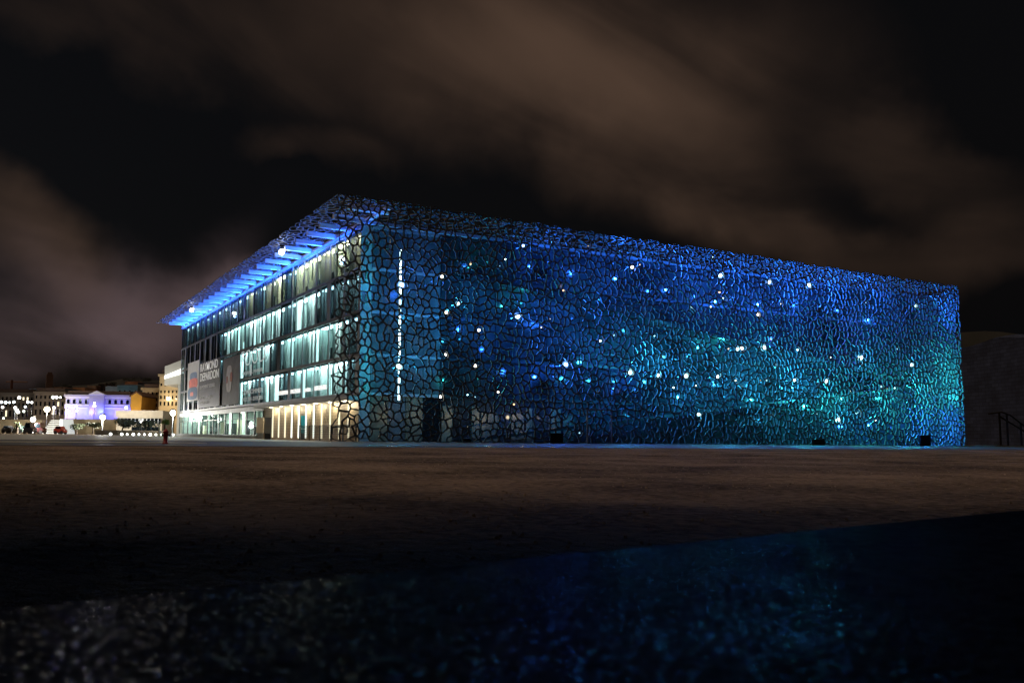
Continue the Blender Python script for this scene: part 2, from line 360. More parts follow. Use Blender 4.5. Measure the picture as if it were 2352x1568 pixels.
def lattice(x0, x1, y0, y1, step, jit, strut, depth, seed, merge=.30, ragged_left=True):
    """an irregular net of struts in the plane (x, y); returns verts in (x, y, d) and faces, plus the hole centres"""
    rnd = random.Random(seed); pts = []
    nxx, nyy = int((x1-x0)/step)+5, int((y1-y0)/step)+5
    for j in range(-2, nyy):
        for i in range(-2, nxx):
            pts.append(Vector((x0+(i+.5+(j % 2)*.5)*step + rnd.uniform(-jit, jit)*step, y0+(j+.5)*step + rnd.uniform(-jit, jit)*step)))
    vs, es, fs, *_ = geometry.delaunay_2d_cdt(pts, [], [], 0, 1e-7)
    cc = []; at = [[] for _ in vs]
    for k, f in enumerate(fs):
        A, B, C = (vs[i] for i in f)
        d = 2*(A.x*(B.y-C.y)+B.x*(C.y-A.y)+C.x*(A.y-B.y))
        if abs(d) < 1e-9: d = 1e-9
        a2, b2, c2 = A.length_squared, B.length_squared, C.length_squared
        cc.append(Vector(((a2*(B.y-C.y)+b2*(C.y-A.y)+c2*(A.y-B.y))/d, (a2*(C.x-B.x)+b2*(A.x-C.x)+c2*(B.x-A.x))/d)))
        for i in f: at[i].append(k)
    cells = {}
    for i, p in enumerate(vs):
        if not (x0 < p.x < x1 and y0 < p.y < y1): continue
        t = sorted(at[i], key=lambda k: math.atan2(cc[k].y-p.y, cc[k].x-p.x)); cells[i] = t
    own = {}
    for i, t in cells.items():
        for k in range(len(t)): own[(t[k], t[(k+1) % len(t)])] = i
    used = set(); ids = list(cells); rnd.shuffle(ids); loops = []
    for i in ids:
        if i in used: continue
        t = cells[i]
        if rnd.random() < merge:
            cand = [(own.get((t[(k+1) % len(t)], t[k])), k) for k in range(len(t))]
            cand = [(o, k) for o, k in cand if o is not None and o not in used and (cc[t[k]]-cc[t[(k+1) % len(t)]]).length > .22*step]
            if cand:
                o, k = rnd.choice(cand); t2 = cells[o]; a, b = t[k], t[(k+1) % len(t)]
                ra = t[(k+1) % len(t):] + t[:(k+1) % len(t)]                 # b ... a
                ka = t2.index(a); rb = t2[ka:] + t2[:ka]                     # a ... b
                loops.append(ra[:-1] + rb[:-1]); used |= {i, o}; continue
        loops.append(t); used.add(i)
    V, Fc, holes = [], [], []
    cl = lambda v: Vector((min(max(v.x, x0-(.25 if ragged_left else 0)), x1), min(max(v.y, y0), y1)))
    for t in loops:
        p = [cl(cc[k]) for k in t]
        q = [p[0]]
        for k in p[1:]:
            if (k-q[-1]).length > .02: q.append(k)
        if (q[0]-q[-1]).length < .02: q.pop()
        if len(q) < 3: continue
        o = []
        for k in range(len(q)):
            A, B = q[k], q[(k+1) % len(q)]
            o += [A, A.lerp(B, .25), A.lerp(B, .5), A.lerp(B, .75)]
        n = len(o); st = strut*rnd.uniform(.75, 1.25)
        ins = []
        for k in range(n):
            d = o[(k+1) % n]-o[k-1]
            if d.length < 1e-6: d = Vector((1, 0))
            d.normalize(); ins.append(o[k] + Vector((-d.y, d.x))*st)
        for _ in range(2): ins = [ins[k]*.5 + (ins[k-1]+ins[(k+1) % n])*.25 for k in range(n)]
        area = .5*sum(ins[k].x*ins[(k+1) % n].y-ins[(k+1) % n].x*ins[k].y for k in range(n))
        if area < .02: ins = [sum(o, Vector((0, 0)))/n + (z-sum(o, Vector((0, 0)))/n)*.15 for z in o]
        ctr = sum(ins, Vector((0, 0)))/n; holes.append((ctr, area))
        base = len(V)
        for ring, dd in ((o, -1), (.06, -1), (0, -.7), (.22, .2), (.5, 1), (o, 1)):
            for k in range(n):
                z = ring[k] if isinstance(ring, list) else ins[k].lerp(o[k], ring)
                V.append((z.x, z.y, dd*depth/2))
        for j in range(5):
            for k in range(n):
                Fc.append((base+j*n+k, base+j*n+(k+1) % n, base+(j+1)*n+(k+1) % n, base+(j+1)*n+k))
    return V, Fc, holes

V, Fc, HOLES = lattice(0, LX, 0, HT, .57, .49, .060, .15, 11, .26)
lm = MB(); lm.v = [(x, d, z) for x, z, d in V]; lm.f = [f[::-1] for f in Fc]
lm.build('lattice_screen', M_lat, mus)
V, Fc, _ = lattice(0, BX+1.0, 0, LY, .62, .47, .06, .08, 12, .3, False)
lm = MB(); lm.v = [(x, y, HT-.1+d) for x, y, d in V]; lm.f = Fc
lm.build('roof_lattice', M_latroof, mus)
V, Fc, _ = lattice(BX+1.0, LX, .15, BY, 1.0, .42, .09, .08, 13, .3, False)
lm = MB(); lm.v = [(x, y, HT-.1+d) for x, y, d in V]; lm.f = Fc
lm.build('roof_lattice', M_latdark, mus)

# the glass box
rs = MB(); rs.box(BX+.5, LX-.2, BY+.05, LY-.2, 17.50, 17.78); rs.build('roof', M_slab, mus)
ZS = [3.82, 6.95, 10.42, 13.91, 17.30]
NB = 21; BW = (LY-BY)/NB
fl = MB()
for z in [.28]+ZS: fl.box(BX+.35, 22, BY+.3, LY-.4, z-.30, z)
for z in ZS[:-1]: fl.box(22, LX-.4, BY+.6, BY+9, z-.3, z)
fl.build('floor_slab', M_slab, mus)
bk = MB()
for k in range(5):
    z0 = ([.28]+ZS)[k]; z1 = ([.28]+ZS)[k+1]-.3
    bk.box(11.0, 11.2, BY+.4, LY-.5, z0, z1)
bk.box(22.2, 22.4, BY+9, LY-.5, 0, 17.3); bk.box(22.4, LX-.5, BY+9, BY+9.2, 0, 17.3)
bk.build('interior_wall', M_room, mus)
fw_ = MB(); fw_.box(BX+.4, LX-.6, LY-.45, LY-.25, 0, 17.4); fw_.box(LX-.5, LX-.3, BY+.4, LY-.4, 0, 17.4)
fw_.build('rear_wall', M_slab, mus)
# floor edges seen as dark bands on the left facade
for z in ZS:
    q = MB(); q.box(BX-.02, BX+.34, BY+.05, LY, z-.17, z+.05); q.build('floor_band', M_band if z < 17 else M_metal, mus)
# lit or dark bays of the left facade, storey by storey, from the lattice end (near) to the far end
STATE = [
 "mbbbbmbbmbbdddddddddd",      # just above the ground floor
 "mbbbbbmbbbbbbmddddddd",
 "mmmbbmbbbbbbbmddddddd",
 "wWwWWmWwmwmmmmmmmmmmm"]
rnd = random.Random(5)
for si in range(4):
    z0, z1 = ZS[si]+.05, ZS[si+1]-.17
    for k in range(NB):
        st = STATE[si][k]; y0, y1 = BY+k*BW, BY+(k+1)*BW
        fr = MB(); wdt = .11 if st in 'bwW' else .24
        fr.box(BX-.03, BX+.10, y0+.003, y0+wdt, z0, z1); fr.box(BX-.03, BX+.10, y1-wdt*.7, y1-.003, z0, z1)
        fr.box(BX, BX+.08, y0+wdt, y1-wdt*.7, z0, z0+.04); fr.box(BX, BX+.08, y0+wdt, y1-wdt*.7, z1-.04, z1)
        if st in 'md':                                     # opaque grey side panels leave a narrow light
            if rnd.random() < .7: fr.box(BX+.01, BX+.07, y0+wdt, y0+wdt+rnd.uniform(.3, .9), z0+.04, z1-.04)
        ym = rnd.uniform(y0+1.2, y1-1.0); fr.box(BX+.002, BX+.06, ym-.03, ym+.03, z0+.04, z1-.04)
        wn = fr.build('window', M_metal if k < 5 or st in 'd' else M_dark, mus)
        pn = MB(); pn.box(BX+.03, BX+.045, y0+wdt, y1-wdt*.7, z0+.04, z1-.04)
        pn.build('pane', M_pane if st in 'bwW' else M_pane_dim, wn)
        if st != 'd':
            es_ = {'b': rnd.choice((M_coolhi, M_cool, M_coolhi)), 'm': M_dimcool, 'w': M_warm, 'W': M_warmhi}[st]
            xx = BX+rnd.uniform(.45, .75)
            lt = MB(); lt.box(xx, xx+.45, y0+.3, y1-.3, z1-.24, z1-.16); lt.build('ceiling_light', es_, mus)
            if st in 'bW' or rnd.random() < .5:
                n_ = rnd.choice((1, 2, 2, 3)) if st == 'b' else 1
                for q_ in range(n_):                           # white screens standing across the bay, some with added glow
                    yy = y0+.35+(y1-y0-.6)*(q_+rnd.uniform(.45, .95))/n_; dx = rnd.uniform(.2, .8)
                    pt = MB(); pt.box(BX+.40, BX+.40+dx, yy-.03, yy+.03, z0-.045, z1-.26-(0 if rnd.random() < .7 else rnd.uniform(.4, 1.6))); pt.build('screen', M_white if rnd.random() < .72 or st != 'b' else M_lit, mus)
            yy = y0+.2
            while yy < y1-.3:
                wd = rnd.uniform(.10, .55)
                if rnd.random() < (.40 if st != 'b' else .22):
                    cu = MB(); cu.box(BX+.30, BX+.33, yy, min(yy+wd, y1-.2), z0-.045 if rnd.random() < .7 else z0+1, z1-.14); cu.build('curtain', M_curt, mus)
                yy += wd + rnd.uniform(.1, .8)
        if st in 'bmWw':
            pt = MB(); pt.box(BX+.36, 8.0, y1-.08, y1+.04, z0-.045, z1-.14); pt.build('partition', M_room, mus)
        if rnd.random() < .7:                              # dark shelving or furniture standing inside
            sh = MB(); yy = y0+rnd.uniform(.3, 1.5); hh = rnd.uniform(.5, 1.7); xx = BX+rnd.uniform(.5, .8)
            sh.box(xx, xx+.5, yy, yy+rnd.uniform(.3, 1.2), z0-.0455, z0+hh); sh.build('cabinet', M_dark, mus)
# ground floor: cream clad wall near the lattice, glazed lobby beyond
YW = 32.0
def tile_mat():
    mt = bpy.data.materials.new('cream_tiles'); mt.use_nodes = True
    n, l = mt.node_tree.nodes, mt.node_tree.links; b = n['Principled BSDF']; b.inputs['Roughness'].default_value = .55
    t = n.new('ShaderNodeTexCoord'); sp = n.new('ShaderNodeSeparateXYZ'); cb = n.new('ShaderNodeCombineXYZ')
    l.new(t.outputs['Object'], sp.inputs[0]); l.new(sp.outputs['Y'], cb.inputs['X']); l.new(sp.outputs['Z'], cb.inputs['Y'])
    br = n.new('ShaderNodeTexBrick'); br.inputs['Scale'].default_value = 1; br.inputs['Brick Width'].default_value = .6; br.inputs['Row Height'].default_value = .26
    br.inputs['Mortar Size'].default_value = .012; br.inputs['Color1'].default_value = (.58, .48, .34, 1); br.inputs['Color2'].default_value = (.50, .42, .30, 1); br.inputs['Mortar'].default_value = (.28, .22, .15, 1)
    l.new(cb.outputs[0], br.inputs['Vector']); l.new(br.outputs['Color'], b.inputs['Base Color'])
    return mt
gw = MB(); gw.box(BX+.10, BX+.32, BY+.05, YW, 0, 3.2)
gfw = gw.build('ground_floor_wall', tile_mat(), mus)
fb = MB(); fb.box(BX-.9, BX+.30, BY+.05, YW+.6, 3.22, 3.55); fb.build('fascia', M_pale, mus)
M_bar = emis('light_bar', (1, .93, .62), 1.3); M_bar2 = emis('light_bar_white', (.93, 1, .88), 2.0)
for k in range(11):
    y = 7.6 + k*2.1
    q = MB(); q.box(BX+.04, BX+.098, y-.12, y+.12, .15, 3.19); q.build('light_bar', M_bar2 if 4 <= k <= 7 else M_bar, gfw)
for k in range(7):
    y = 7.2 + k*3.4
    dl_ = MB(); dl_.lathe((BX-.45, y, 3.17), [(.10, 0), (.12, .03), (.12, .049)]); dl_.build('downlight', emis('downlight_glow', (1, .88, .6), 8), mus)
    light(mus, (BX-.45, y, 2.95), (1, .84, .56), 70, .15)
pl = MB(); pl.box(BX-1.0, BX+.33, YW+.6, LY, 0, .28); pl.build('plinth', M_slab, mus)
lb = MB(); lb.box(BX-.01, BX+.32, YW, LY, 3.0, 3.55); lb.build('fascia', M_metal, mus)
NL = 14; LW = (LY-YW)/NL
for k in range(NL):
    y0, y1 = YW+k*LW, YW+(k+1)*LW
    fr = MB(); fr.box(BX-.03, BX+.1, y0+.003, y0+.14, .28, 3.0); fr.box(BX-.03, BX+.1, y1-.12, y1-.003, .28, 3.0)
    fr.box(BX, BX+.08, y0+.14, y1-.12, .281, .38); fr.box(BX, BX+.08, y0+.14, y1-.12, 2.2, 2.27)
    wn = fr.build('lobby_window', M_dark, mus)
    pn = MB(); pn.box(BX+.03, BX+.045, y0+.14, y1-.12, .38, 2.97); pn.build('pane', M_lobby, wn)
    if k not in (2, 8):
        lt = MB(); lt.box(5.4, 6.6, y0+.5, y1-.4, 3.34, 3.42); lt.build('ceiling_light', mat('lobby_light', (.8, .8, .8), emit=(.86, 1, .84), es=34 if 3 < k < 9 or k > 11 else 15), mus)
    sh = MB(); yy = y0+rnd.uniform(.4, 1.4)
    sh.box(7.0, 7.6, yy, yy+rnd.uniform(.5, 1.6), .281, rnd.uniform(1.1, 2.3)); sh.build('cabinet', M_dark if k % 3 else M_cream, mus)
    if k % 2: 
        co = MB(); co.bar((6.6, y0+.3, .281), (6.6, y0+.3, 3.5), .22, 12); co.build('column', M_white, mus)

# canopy beams and the blue strip that lights them
M_beam = mat('beam_paint', (.78, .80, .82), .5, noise_s=1, noise_a=.1)
for k in range(25):
    y = 1.6 + k*3.11
    q = MB(); q.box(1.45, BX+.7, y-.17, y+.17, 17.36, 17.72); q.build('roof_beam', M_beam, mus)
q = MB(); q.box(BX-.10, BX+.30, .3, LY, 17.41, 17.60); q.build('roof_edge_beam', M_beam, mus)
q = MB(); q.box(BX-.22, BX-.12, BY+1, LY-.2, 17.18, 17.24); q.build('led_strip', emis('blue_strip', (.02, .10, 1), 3), mus)
for k in range(12):
    y = 3.6 + k*6.5
    d = bpy.data.lights.new('canopy_light', 'AREA'); d.shape = 'RECTANGLE'; d.size = .12; d.size_y = 5.6; d.energy = (60, 260)[k] if k < 2 else (700 if k < 9 else 950); d.color = (.02, .14, 1)
    o = bpy.data.objects.new('canopy_light', d); COL.objects.link(o); o.parent = mus; o.matrix_parent_inverse = mus.matrix_world.inverted()
    o.matrix_world = Matrix.Translation((BX-.34, y, 16.5)) @ Matrix.Rotation(R(180-24), 4, 'Y')
# right-hand box face behind the lattice
ew = MB(); ew.box(BX, 5.05, BY, BY+.25, 0, 17.4); ew.build('end_wall', mat('end_wall_panel', (.30, .33, .33), .5, noise_s=.5, noise_a=.3), mus)
M_beige = mat('beige_panel', (.16, .14, .09), .6, noise_s=1.2, noise_a=.4)
M_dim = mat('smoked_panel', (.11, .125, .135), .22, noise_s=.8, noise_a=.4)
for k in range(5):
    z0, z1 = ([.05]+ZS)[k]+(.06 if k else 0), ([.05]+ZS)[k+1]-.2
    for q_ in range(4):
        pn = MB(); pn.box(5.10+q_*1.575, 6.62+q_*1.575, BY+.02+.01*((q_+k) % 2), BY+.2, z0, z1); pn.build('wall_panel', M_dim if k else (M_beige, M_dim, M_beige, M_dglass)[q_], mus)
for z in ZS: ew = MB(); ew.box(5.08, 11.4, BY-.06, BY+.12, z-.19, z+.05); ew.build('floor_band', M_metal, mus)
x = 11.5
for k, wd_ in enumerate((1.0, 1.4, .7, 1.6, .9, 1.3, .6, 1.5, 1.1, 1.2)):
    if k % 3 != 1:
        gp = MB(); gp.box(x, x+wd_, BY-.10, BY-.055, .05, 3.0-.5*(k % 2)); gp.build('wall_panel', M_beige, mus)
    x += wd_+.25
def glass_wall(xa, xb, mt):
    cw = MB()
    for z0, z1 in zip([.05]+[q+.02 for q in ZS[:-1]], ZS[:-1]+[17.4]):
        x = xa
        while x < xb: cw.box(x+.04, min(x+1.76, LX-.35), BY+.06, BY+.10, z0+.03, z1-.05); x += 1.8
    cw.build('glass_wall', mt, mus)
ec = MB(); ec.box(LX-.22, LX-.1, .35, BY+.3, 0, 17.5); ec.build('end_wall', mat('far_end_panel', (.022, .027, .03), .4, noise_s=.5, noise_a=.7), mus)
glass_wall(11.45, 29.4, mat('patchy_glow_glass', (.034, .041, .05), .10, 0, .5, noise_s=.35, noise_a=.85))  # patches in the base colour imitate uneven glow on the glass
glass_wall(29.45, LX-.5, mat('patchy_glow_glass_far', (.028, .034, .04), .08, 0, .5, noise_s=.16, noise_a=1))  # far stretch, its colour patches again stand in for uneven glow
x = 11.45
while x < LX-.6:
    ml = MB(); ml.box(x-.035, x+.035, BY-.02, BY+.16, 0, 17.4); ml.build('mullion', M_dark, mus); x += 1.8
for z in ZS:
    ml = MB(); ml.box(11.45, LX-.4, BY-.05, BY+.05, z-.20, z+.06); ml.build('floor_band', M_dark, mus)
# ramps climbing between lattice and glass
M_ramp = mat('ramp_steel', (.014, .016, .018), .5, .2)
def ramp(xa, za, xb, zb):
    q = MB(); n = (Vector((xb, 0, zb))-Vector((xa, 0, za)))
    q.quad((xa, 2.9, za), (xb, 2.9, zb), (xb, 4.7, zb), (xa, 4.7, za)); q.quad((xa, 2.9, za-.25), (xa, 4.7, za-.25), (xb, 4.7, zb-.25), (xb, 2.9, zb-.25))
    q.quad((xa, 2.9, za-.25), (xb, 2.9, zb-.25), (xb, 2.9, zb), (xa, 2.9, za)); q.quad((xa, 4.7, za), (xb, 4.7, zb), (xb, 4.7, zb-.25), (xa, 4.7, za-.25))
    rp = q.build('ramp', M_ramp, mus)
    h = MB()
    for y in (2.95, 4.65):
        h.bar((xa, y, za+1.0), (xb, y, zb+1.0), .03)
        k = 0
        while k <= 1.001: px = xa+(xb-xa)*k; pz = za+(zb-za)*k; h.bar((px, y, pz), (px, y, pz+1), .02, 5); k += .05
    h.build('handrail', M_ramp, rp)
ramp(13, .3, 42, 3.6); ramp(42, 3.6, 73, 7.0); ramp(73, 7.0, 42, 10.4); ramp(42, 10.4, 13, 13.9); ramp(14, 6.9, 44, 6.9)
q = MB(); q.box(.9, 13.5, 2.6, 2.9, 16.75, 17.0); q.box(13.5, 34, .6, .7, 16.75, 16.83); q.build('roof_edge_beam', M_metal, mus)
# washer lamps in the gap (colour, place, power) -------------------------------------------------
BLU, CYA, TEA, IND = (.02, .16, 1), (.03, .50, 1), (.03, .66, .66), (.06, .07, .75)
WASH = [(8.6, 12.4, BLU, 120), (8.4, 6.0, CYA, 90),
 (12.5, 8.5, CYA, 150), (13.5, 5.2, TEA, 120), (13, 11.2, CYA, 170), (15, 15.2, TEA, 120), (17.5, 8.2, BLU, 300), (18.5, 12, TEA, 100),
 (21.5, 15.9, BLU, 330), (23.0, 10.8, BLU, 430), (22, 5.8, BLU, 330), (27, 13.0, CYA, 90), (27.5, 16.2, BLU, 430), (28.5, 7.6, CYA, 420), (31, 5.0, BLU, 420),
 (33, 16.2, BLU, 560), (34, 11.0, CYA, 70), (36, 6.9, CYA, 520), (39.5, 15.6, BLU, 640), (41, 4.6, CYA, 380), (42, 9.6, TEA, 300), (46, 6.2, CYA, 560),
 (46.5, 15.0, BLU, 720), (49, 10.0, CYA, 260), (51.5, 4.6, TEA, 460), (53, 15.2, BLU, 820), (56, 6.0, CYA, 520), (59, 15.6, BLU, 640), (60, 4.2, TEA, 420),
 (62, 9.0, IND, 160), (66, 15.6, BLU, 150), (66.5, 5.2, TEA, 640), (70.5, 8.4, TEA, 440), (71.5, 14.8, BLU, 560), (71, 2.2, BLU, 400), (66, 2.0, BLU, 420), (55, 11.5, IND, 140), (73, 5.5, TEA, 240)]
for z, cl_, pw in ((4.4, TEA, 34), (6.6, TEA, 30), (9.2, TEA, 18), (11.4, TEA, 26), (13.2, TEA, 36), (15.6, TEA, 18)):
    wl = MB(); wl.box(4.35, 4.5, 4.86, 4.98, z-.3, z+.3); wo = wl.build('washer_lamp', M_black, mus); light(wo, (4.6, 4.2, z), cl_, pw, .1)
for k_, (x, z, cl_, pw) in enumerate(WASH):
    near_ = k_ % 3 == 0 or (x > 26 and k_ % 3 == 1) or x > 64; yw = 2.62 if near_ else 3.9
    wl = MB(); wl.box(x-.14, x+.14, yw, yw+.24, z-.12, z+.02)
    wo = wl.build('washer_lamp', M_black, mus)
    light(wo, (x, 1.9 if near_ else 3.7, z+.12), cl_, pw*(2.25 if x > 18 else 1.0)*(1 if near_ else .8), .08)
# floodlights whose bare lamps shine through the openings --------------------------------------
def near_hole(x, z):
    h = min((q for q in HOLES if q[1] > .10), key=lambda q: (q[0].x-x)**2+(q[0].y-z)**2)[0]
    return h.x, h.y
STARS = [  # picture place, size, colour, power, what tells it apart
 (916, 650, .22, 'b', 130, 'large blue-white lamp, the upper of two bright ones on the vertical light strip'),
 (916, 849, .22, 'c', 110, 'large cyan-white lamp, the lower of two bright ones on the vertical light strip'),
 (1051, 705, .14, 'c', 120, 'cyan lamp right of the vertical light strip at mid height of the lattice'),
 (1197, 726, .20, 'b', 420, 'large blue lamp standing alone between the light strip and the row of cyan lamps'),
 (1194, 560, .10, 'b', 90, 'small blue lamp near the top edge of the lattice, leftmost up there'),
 (1312, 843, .17, 'b', 300, 'blue-white lamp at the left start of the long low row of cyan lamps'),
 (1453, 855, .18, 'c', 260, 'brightest cyan lamp of the low row, second from its left start'),
 (1517, 860, .13, 'c', 140, 'third lamp from the left in the low row, dimmer than both neighbours'),
 (1578, 865, .16, 'c', 220, 'fourth lamp from the left in the low row of cyan lamps'),
 (1641, 870, .14, 'c', 180, 'fifth lamp from the left in the low row of cyan lamps'),
 (1612, 944, .12, 'c', 120, 'cyan lamp low on the lattice beneath the middle of the lamp row'),
 (1658, 635, .15, 'b', 260, 'upper row cyan-blue lamp, left one of three under the top edge'),
 (1762, 648, .15, 'b', 260, 'upper row cyan-blue lamp, middle one of three under the top edge'),
 (1858, 664, .16, 'b', 280, 'upper row cyan-blue lamp, right one of three under the top edge'),
 (1690, 792, .12, 'c', 120, 'smaller lamp left of the bright one at mid height, right half of the lattice'),
 (1743, 797, .16, 'c', 240, 'bright lamp at mid height in the right half with a smaller lamp to its left'),
 (1973, 824, .17, 'c', 240, 'yellowish cyan lamp at mid height near the right end of the lattice'),
 (2093, 837, .12, 'c', 140, 'rightmost lamp on the lattice, close to its far end'),
 (1826, 876, .12, 'c', 140, 'left one of a pair of cyan lamps continuing the low row to the right'),
 (1892, 879, .14, 'c', 160, 'right one of a pair of cyan lamps continuing the low row to the right'),
 (1920, 957, .16, 'c', 200, 'bright cyan lamp lowest on the right half of the lattice'),
]
def bulb_mat(k): return {'b': emis('bulb_blue', (.42, .75, 1), 14), 'c': emis('bulb_cyan', (.55, .98, 1), 14), 'w': emis('bulb_white', (1, .86, .62), 8), 'y': emis('bulb_amber', (1, .62, .30), 2.2), 's': emis('bulb_soft', (.45, .85, 1), 1.6)}[k]
BM = {k: bulb_mat(k) for k in 'bcwys'}
RM = {'b': emis('halo_blue', (.03, .22, 1), .75), 'c': emis('halo_cyan', (.05, .55, .9), .55)}  # colours of the glowing halo discs
LC = {'b': BLU, 'c': CYA, 'w': (1, .8, .55)}
for X, Y, r, k, pw, lab in STARS:
    q = on(X, Y, 1, .1); x, z = near_hole(q.x, q.z)
    t = empty('floodlight', (x, .20, z), lab, 'floodlight', 'coloured lamps shining through the lattice')
    sc = (q-CAM).length/80
    h = MB(); h.lathe((x, .36, z), [(r*.5, -.05), (r*.6, 0), (r*.6, .08)], 10); h.bar((x, .42, z), (x, 2.7, z-.2), .02); h.build('housing', M_black, t)
    bl = MB(); bl.ball((x, .06, z), r*.95*max(.8, sc)); bl.build('bulb', BM[k], t, True)
    rf = MB(); rr = r*(2.1 if pw > 200 else 1.7)*max(.8, sc); n_ = 20  # glowing disc added around the bulb to give it a halo
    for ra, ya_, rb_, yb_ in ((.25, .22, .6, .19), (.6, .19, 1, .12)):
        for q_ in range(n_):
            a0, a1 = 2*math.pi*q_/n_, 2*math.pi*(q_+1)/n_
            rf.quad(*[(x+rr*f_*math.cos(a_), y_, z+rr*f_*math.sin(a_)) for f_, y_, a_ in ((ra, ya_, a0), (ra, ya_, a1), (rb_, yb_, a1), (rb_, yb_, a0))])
    rf.build('halo_disc', RM[k], t, True)
    light(t, (x, 1.0, z), LC[k], pw*1.3, .1)
SMALL = [(1019, 624), (1019, 717), (1097, 747), (1019, 813), (1096, 840), (1020, 908), (1443, 621), (1739, 727), (1712, 801), (1343, 574), (1637, 597), (1636, 594), (1790, 697),
 (1300, 660), (1415, 662), (1580, 705), (1628, 706), (1655, 668), (1415, 771), (1505, 771), (1378, 776), (1666, 797), (2060, 800), (1838, 808), (1903, 822), (1938, 818),
 (1988, 688), (2104, 707), (1694, 872), (1747, 880), (1760, 885), (1550, 891), (1597, 890), (1870, 878), (1875, 955), (1967, 957), (2012, 958), (2040, 898), (2026, 896), (2058, 896), (1955, 892),
 (1085, 605), (1148, 620), (1165, 607), (1240, 744), (1258, 742), (1090, 905), (1075, 898), (1150, 890), (1183, 938), (1332, 1000), (1660, 690), (2131, 898), (1470, 612)]
for i, (X, Y) in enumerate(SMALL):
    q = on(X, Y, 1, .1); x, z = near_hole(q.x, q.z)
    big = i in (0, 1, 2, 3, 4, 5, 6, 7, 8); r = (.13 if big else rnd.choice((.035, .05, .065, .085)))*((q-CAM).length/75)
    o = empty('spot_lamp', (x, .12, z), None, None)
    b = MB(); b.ball((x, .12, z), r); b.build('bulb', BM['w' if big or i % 4 == 0 else ('y' if i % 4 == 1 else ('s' if i % 4 == 2 else 'c'))], o, True)
    b = MB(); b.bar((x, .12+r*.9, z), (x, 2.7, z-.15), .015, 5); b.build('stem', M_black, o)
    tag(o, 'warm white star-like lamp behind the lattice' if big else 'tiny point lamp scattered behind the blue lattice', 'lamp', 'warm white lamps behind the lattice' if big else 'tiny lamps scattered behind the lattice')
# vertical strip of white tubes on the end wall
vs_ = empty('light_strip', (6.2, 2.3, 3.2), 'vertical strip of white tube lights behind the lattice near its left end', 'light strip')
z = 3.2
while z < 14.9:
    ln = rnd.choice((.35, .5, 1.1)); 
    if not (8.9 < z < 9.9):
        q = MB(); q.bar((6.2, 2.3, z), (6.2, 2.3, min(z+ln, 15)), .075, 8); q.build('tube', emis('tube_glow', (.62, .95, 1), 7), vs_)
    z += ln+.22
q = MB(); q.box(6.14, 6.26, 2.40, 2.46, 3.1, 15.1); q.build('mount', M_black, vs_)
light(vs_, (6.2, 1.9, 12.4), BLU, 110); light(vs_, (6.2, 1.9, 5.6), CYA, 90)
# warm ground-floor light behind the lattice near the corner
for x, pw in ((6.5, 14), (9.5, 10), (12.5, 16), (15.5, 20), (18.8, 20), (22, 8)): light(mus, (x, 4.2, 2.2), (1, .82, .5), pw, .15)
# soffit stars under the canopy
for X, Y, sz, lab in [(647, 579, .23, 'bright white spotlight under the blue canopy, the nearer and larger of two'), (440, 712, .22, 'white spotlight under the far end of the blue canopy')]:
    q = on(X, Y, 2, 17.15)
    t = empty('soffit_spotlight', q, lab, 'spotlight')
    h = MB(); h.lathe(q, [(sz*.5, .05), (sz*.6, .2), (sz*.6, .5)]); h.build('housing', M_dark, t)
    b = MB(); b.ball(q, sz*1.2); b.build('bulb', emis('soffit_glow', (.95, .97, 1), 25), t, True)
    light(t, q-Vector((0, 0, .45)), (.2, .4, 1), 90)
q = on(747, 590, 0, BX+1.4); b = MB(); b.ball(q, .20); b.bar(q, q+Vector((0, 0, .35)), .03)
tag(b.build('ceiling_spotlight', emis('room_spot', (1, .9, .75), 22), None, True), 'warm ceiling spotlight in the top storey window beside the lattice', 'spotlight')

# banners and lettering on the left facade
def banner(name, y0, y1, z0, z1, mt, label, x=3.9):
    t = empty(name, (x, (y0+y1)/2, z0), label, 'banner')
    b = MB(); b.box(x, x+.06, y0, y1, z0, z1); b.build('panel', mt, t); return t
def sheet(parent, y0, y1, z0, z1, col, name, x, em=.0):
    b = MB(); b.box(x-.012, x, y0, y1, z0, z1); return b.build(name, mat(name+'_print', col, .6, emit=col if em else None, es=em, noise_s=1.3, noise_a=.25), parent)
M_print = mat('pale_print', (.50, .49, .47), .6, emit=(1, .96, .9), es=.14, noise_s=.7, noise_a=.1)  # print brightened by a little added emission
t = banner('exhibition_banner', 64.1, 72.0, 5.2, 11.0, M_print, 'tall photo banner with pale sky, a red band and a dark blue foot', 3.80)
def blob(parent, y0, y1, z0, z1, col, name, x, em):
    b = MB(); pts = []
    for k in range(24):
        a = 2*math.pi*k/24; sx = abs(math.cos(a))**.6*(1 if math.cos(a) > 0 else -1); sz_ = abs(math.sin(a))**.6*(1 if math.sin(a) > 0 else -1)
        pts.append(((y0+y1)/2+sx*(y1-y0)/2, (z0+z1)/2+sz_*(z1-z0)/2))
    b.v = [(x, *q) for q in pts]+[(x-.02, *q) for q in pts]; n = 24
    b.f = [tuple(range(n)), tuple(range(n, 2*n))[::-1]]+[(k, (k+1) % n, n+(k+1) % n, n+k) for k in range(n)]
    return b.build(name, mat(name+'_print', col, .6, emit=col, es=em, noise_s=1.5, noise_a=.3), parent)  # printed patch, brightened by emission of its own colour
blob(t, 65.2, 70.2, 8.2, 9.4, (.16, .22, .33), 'picture_patch', 3.79, .25)
blob(t, 64.6, 70.6, 7.0, 8.5, (.55, .13, .10), 'picture_patch', 3.765, .35)
blob(t, 64.5, 71.2, 5.35, 7.2, (.06, .12, .20), 'picture_patch', 3.74, .3)
blob(t, 67.0, 69.2, 5.9, 6.5, (.62, .20, .16), 'picture_patch', 3.715, .3)
M_ban = mat('dark_print', (.085, .09, .095), .5, noise_s=1)
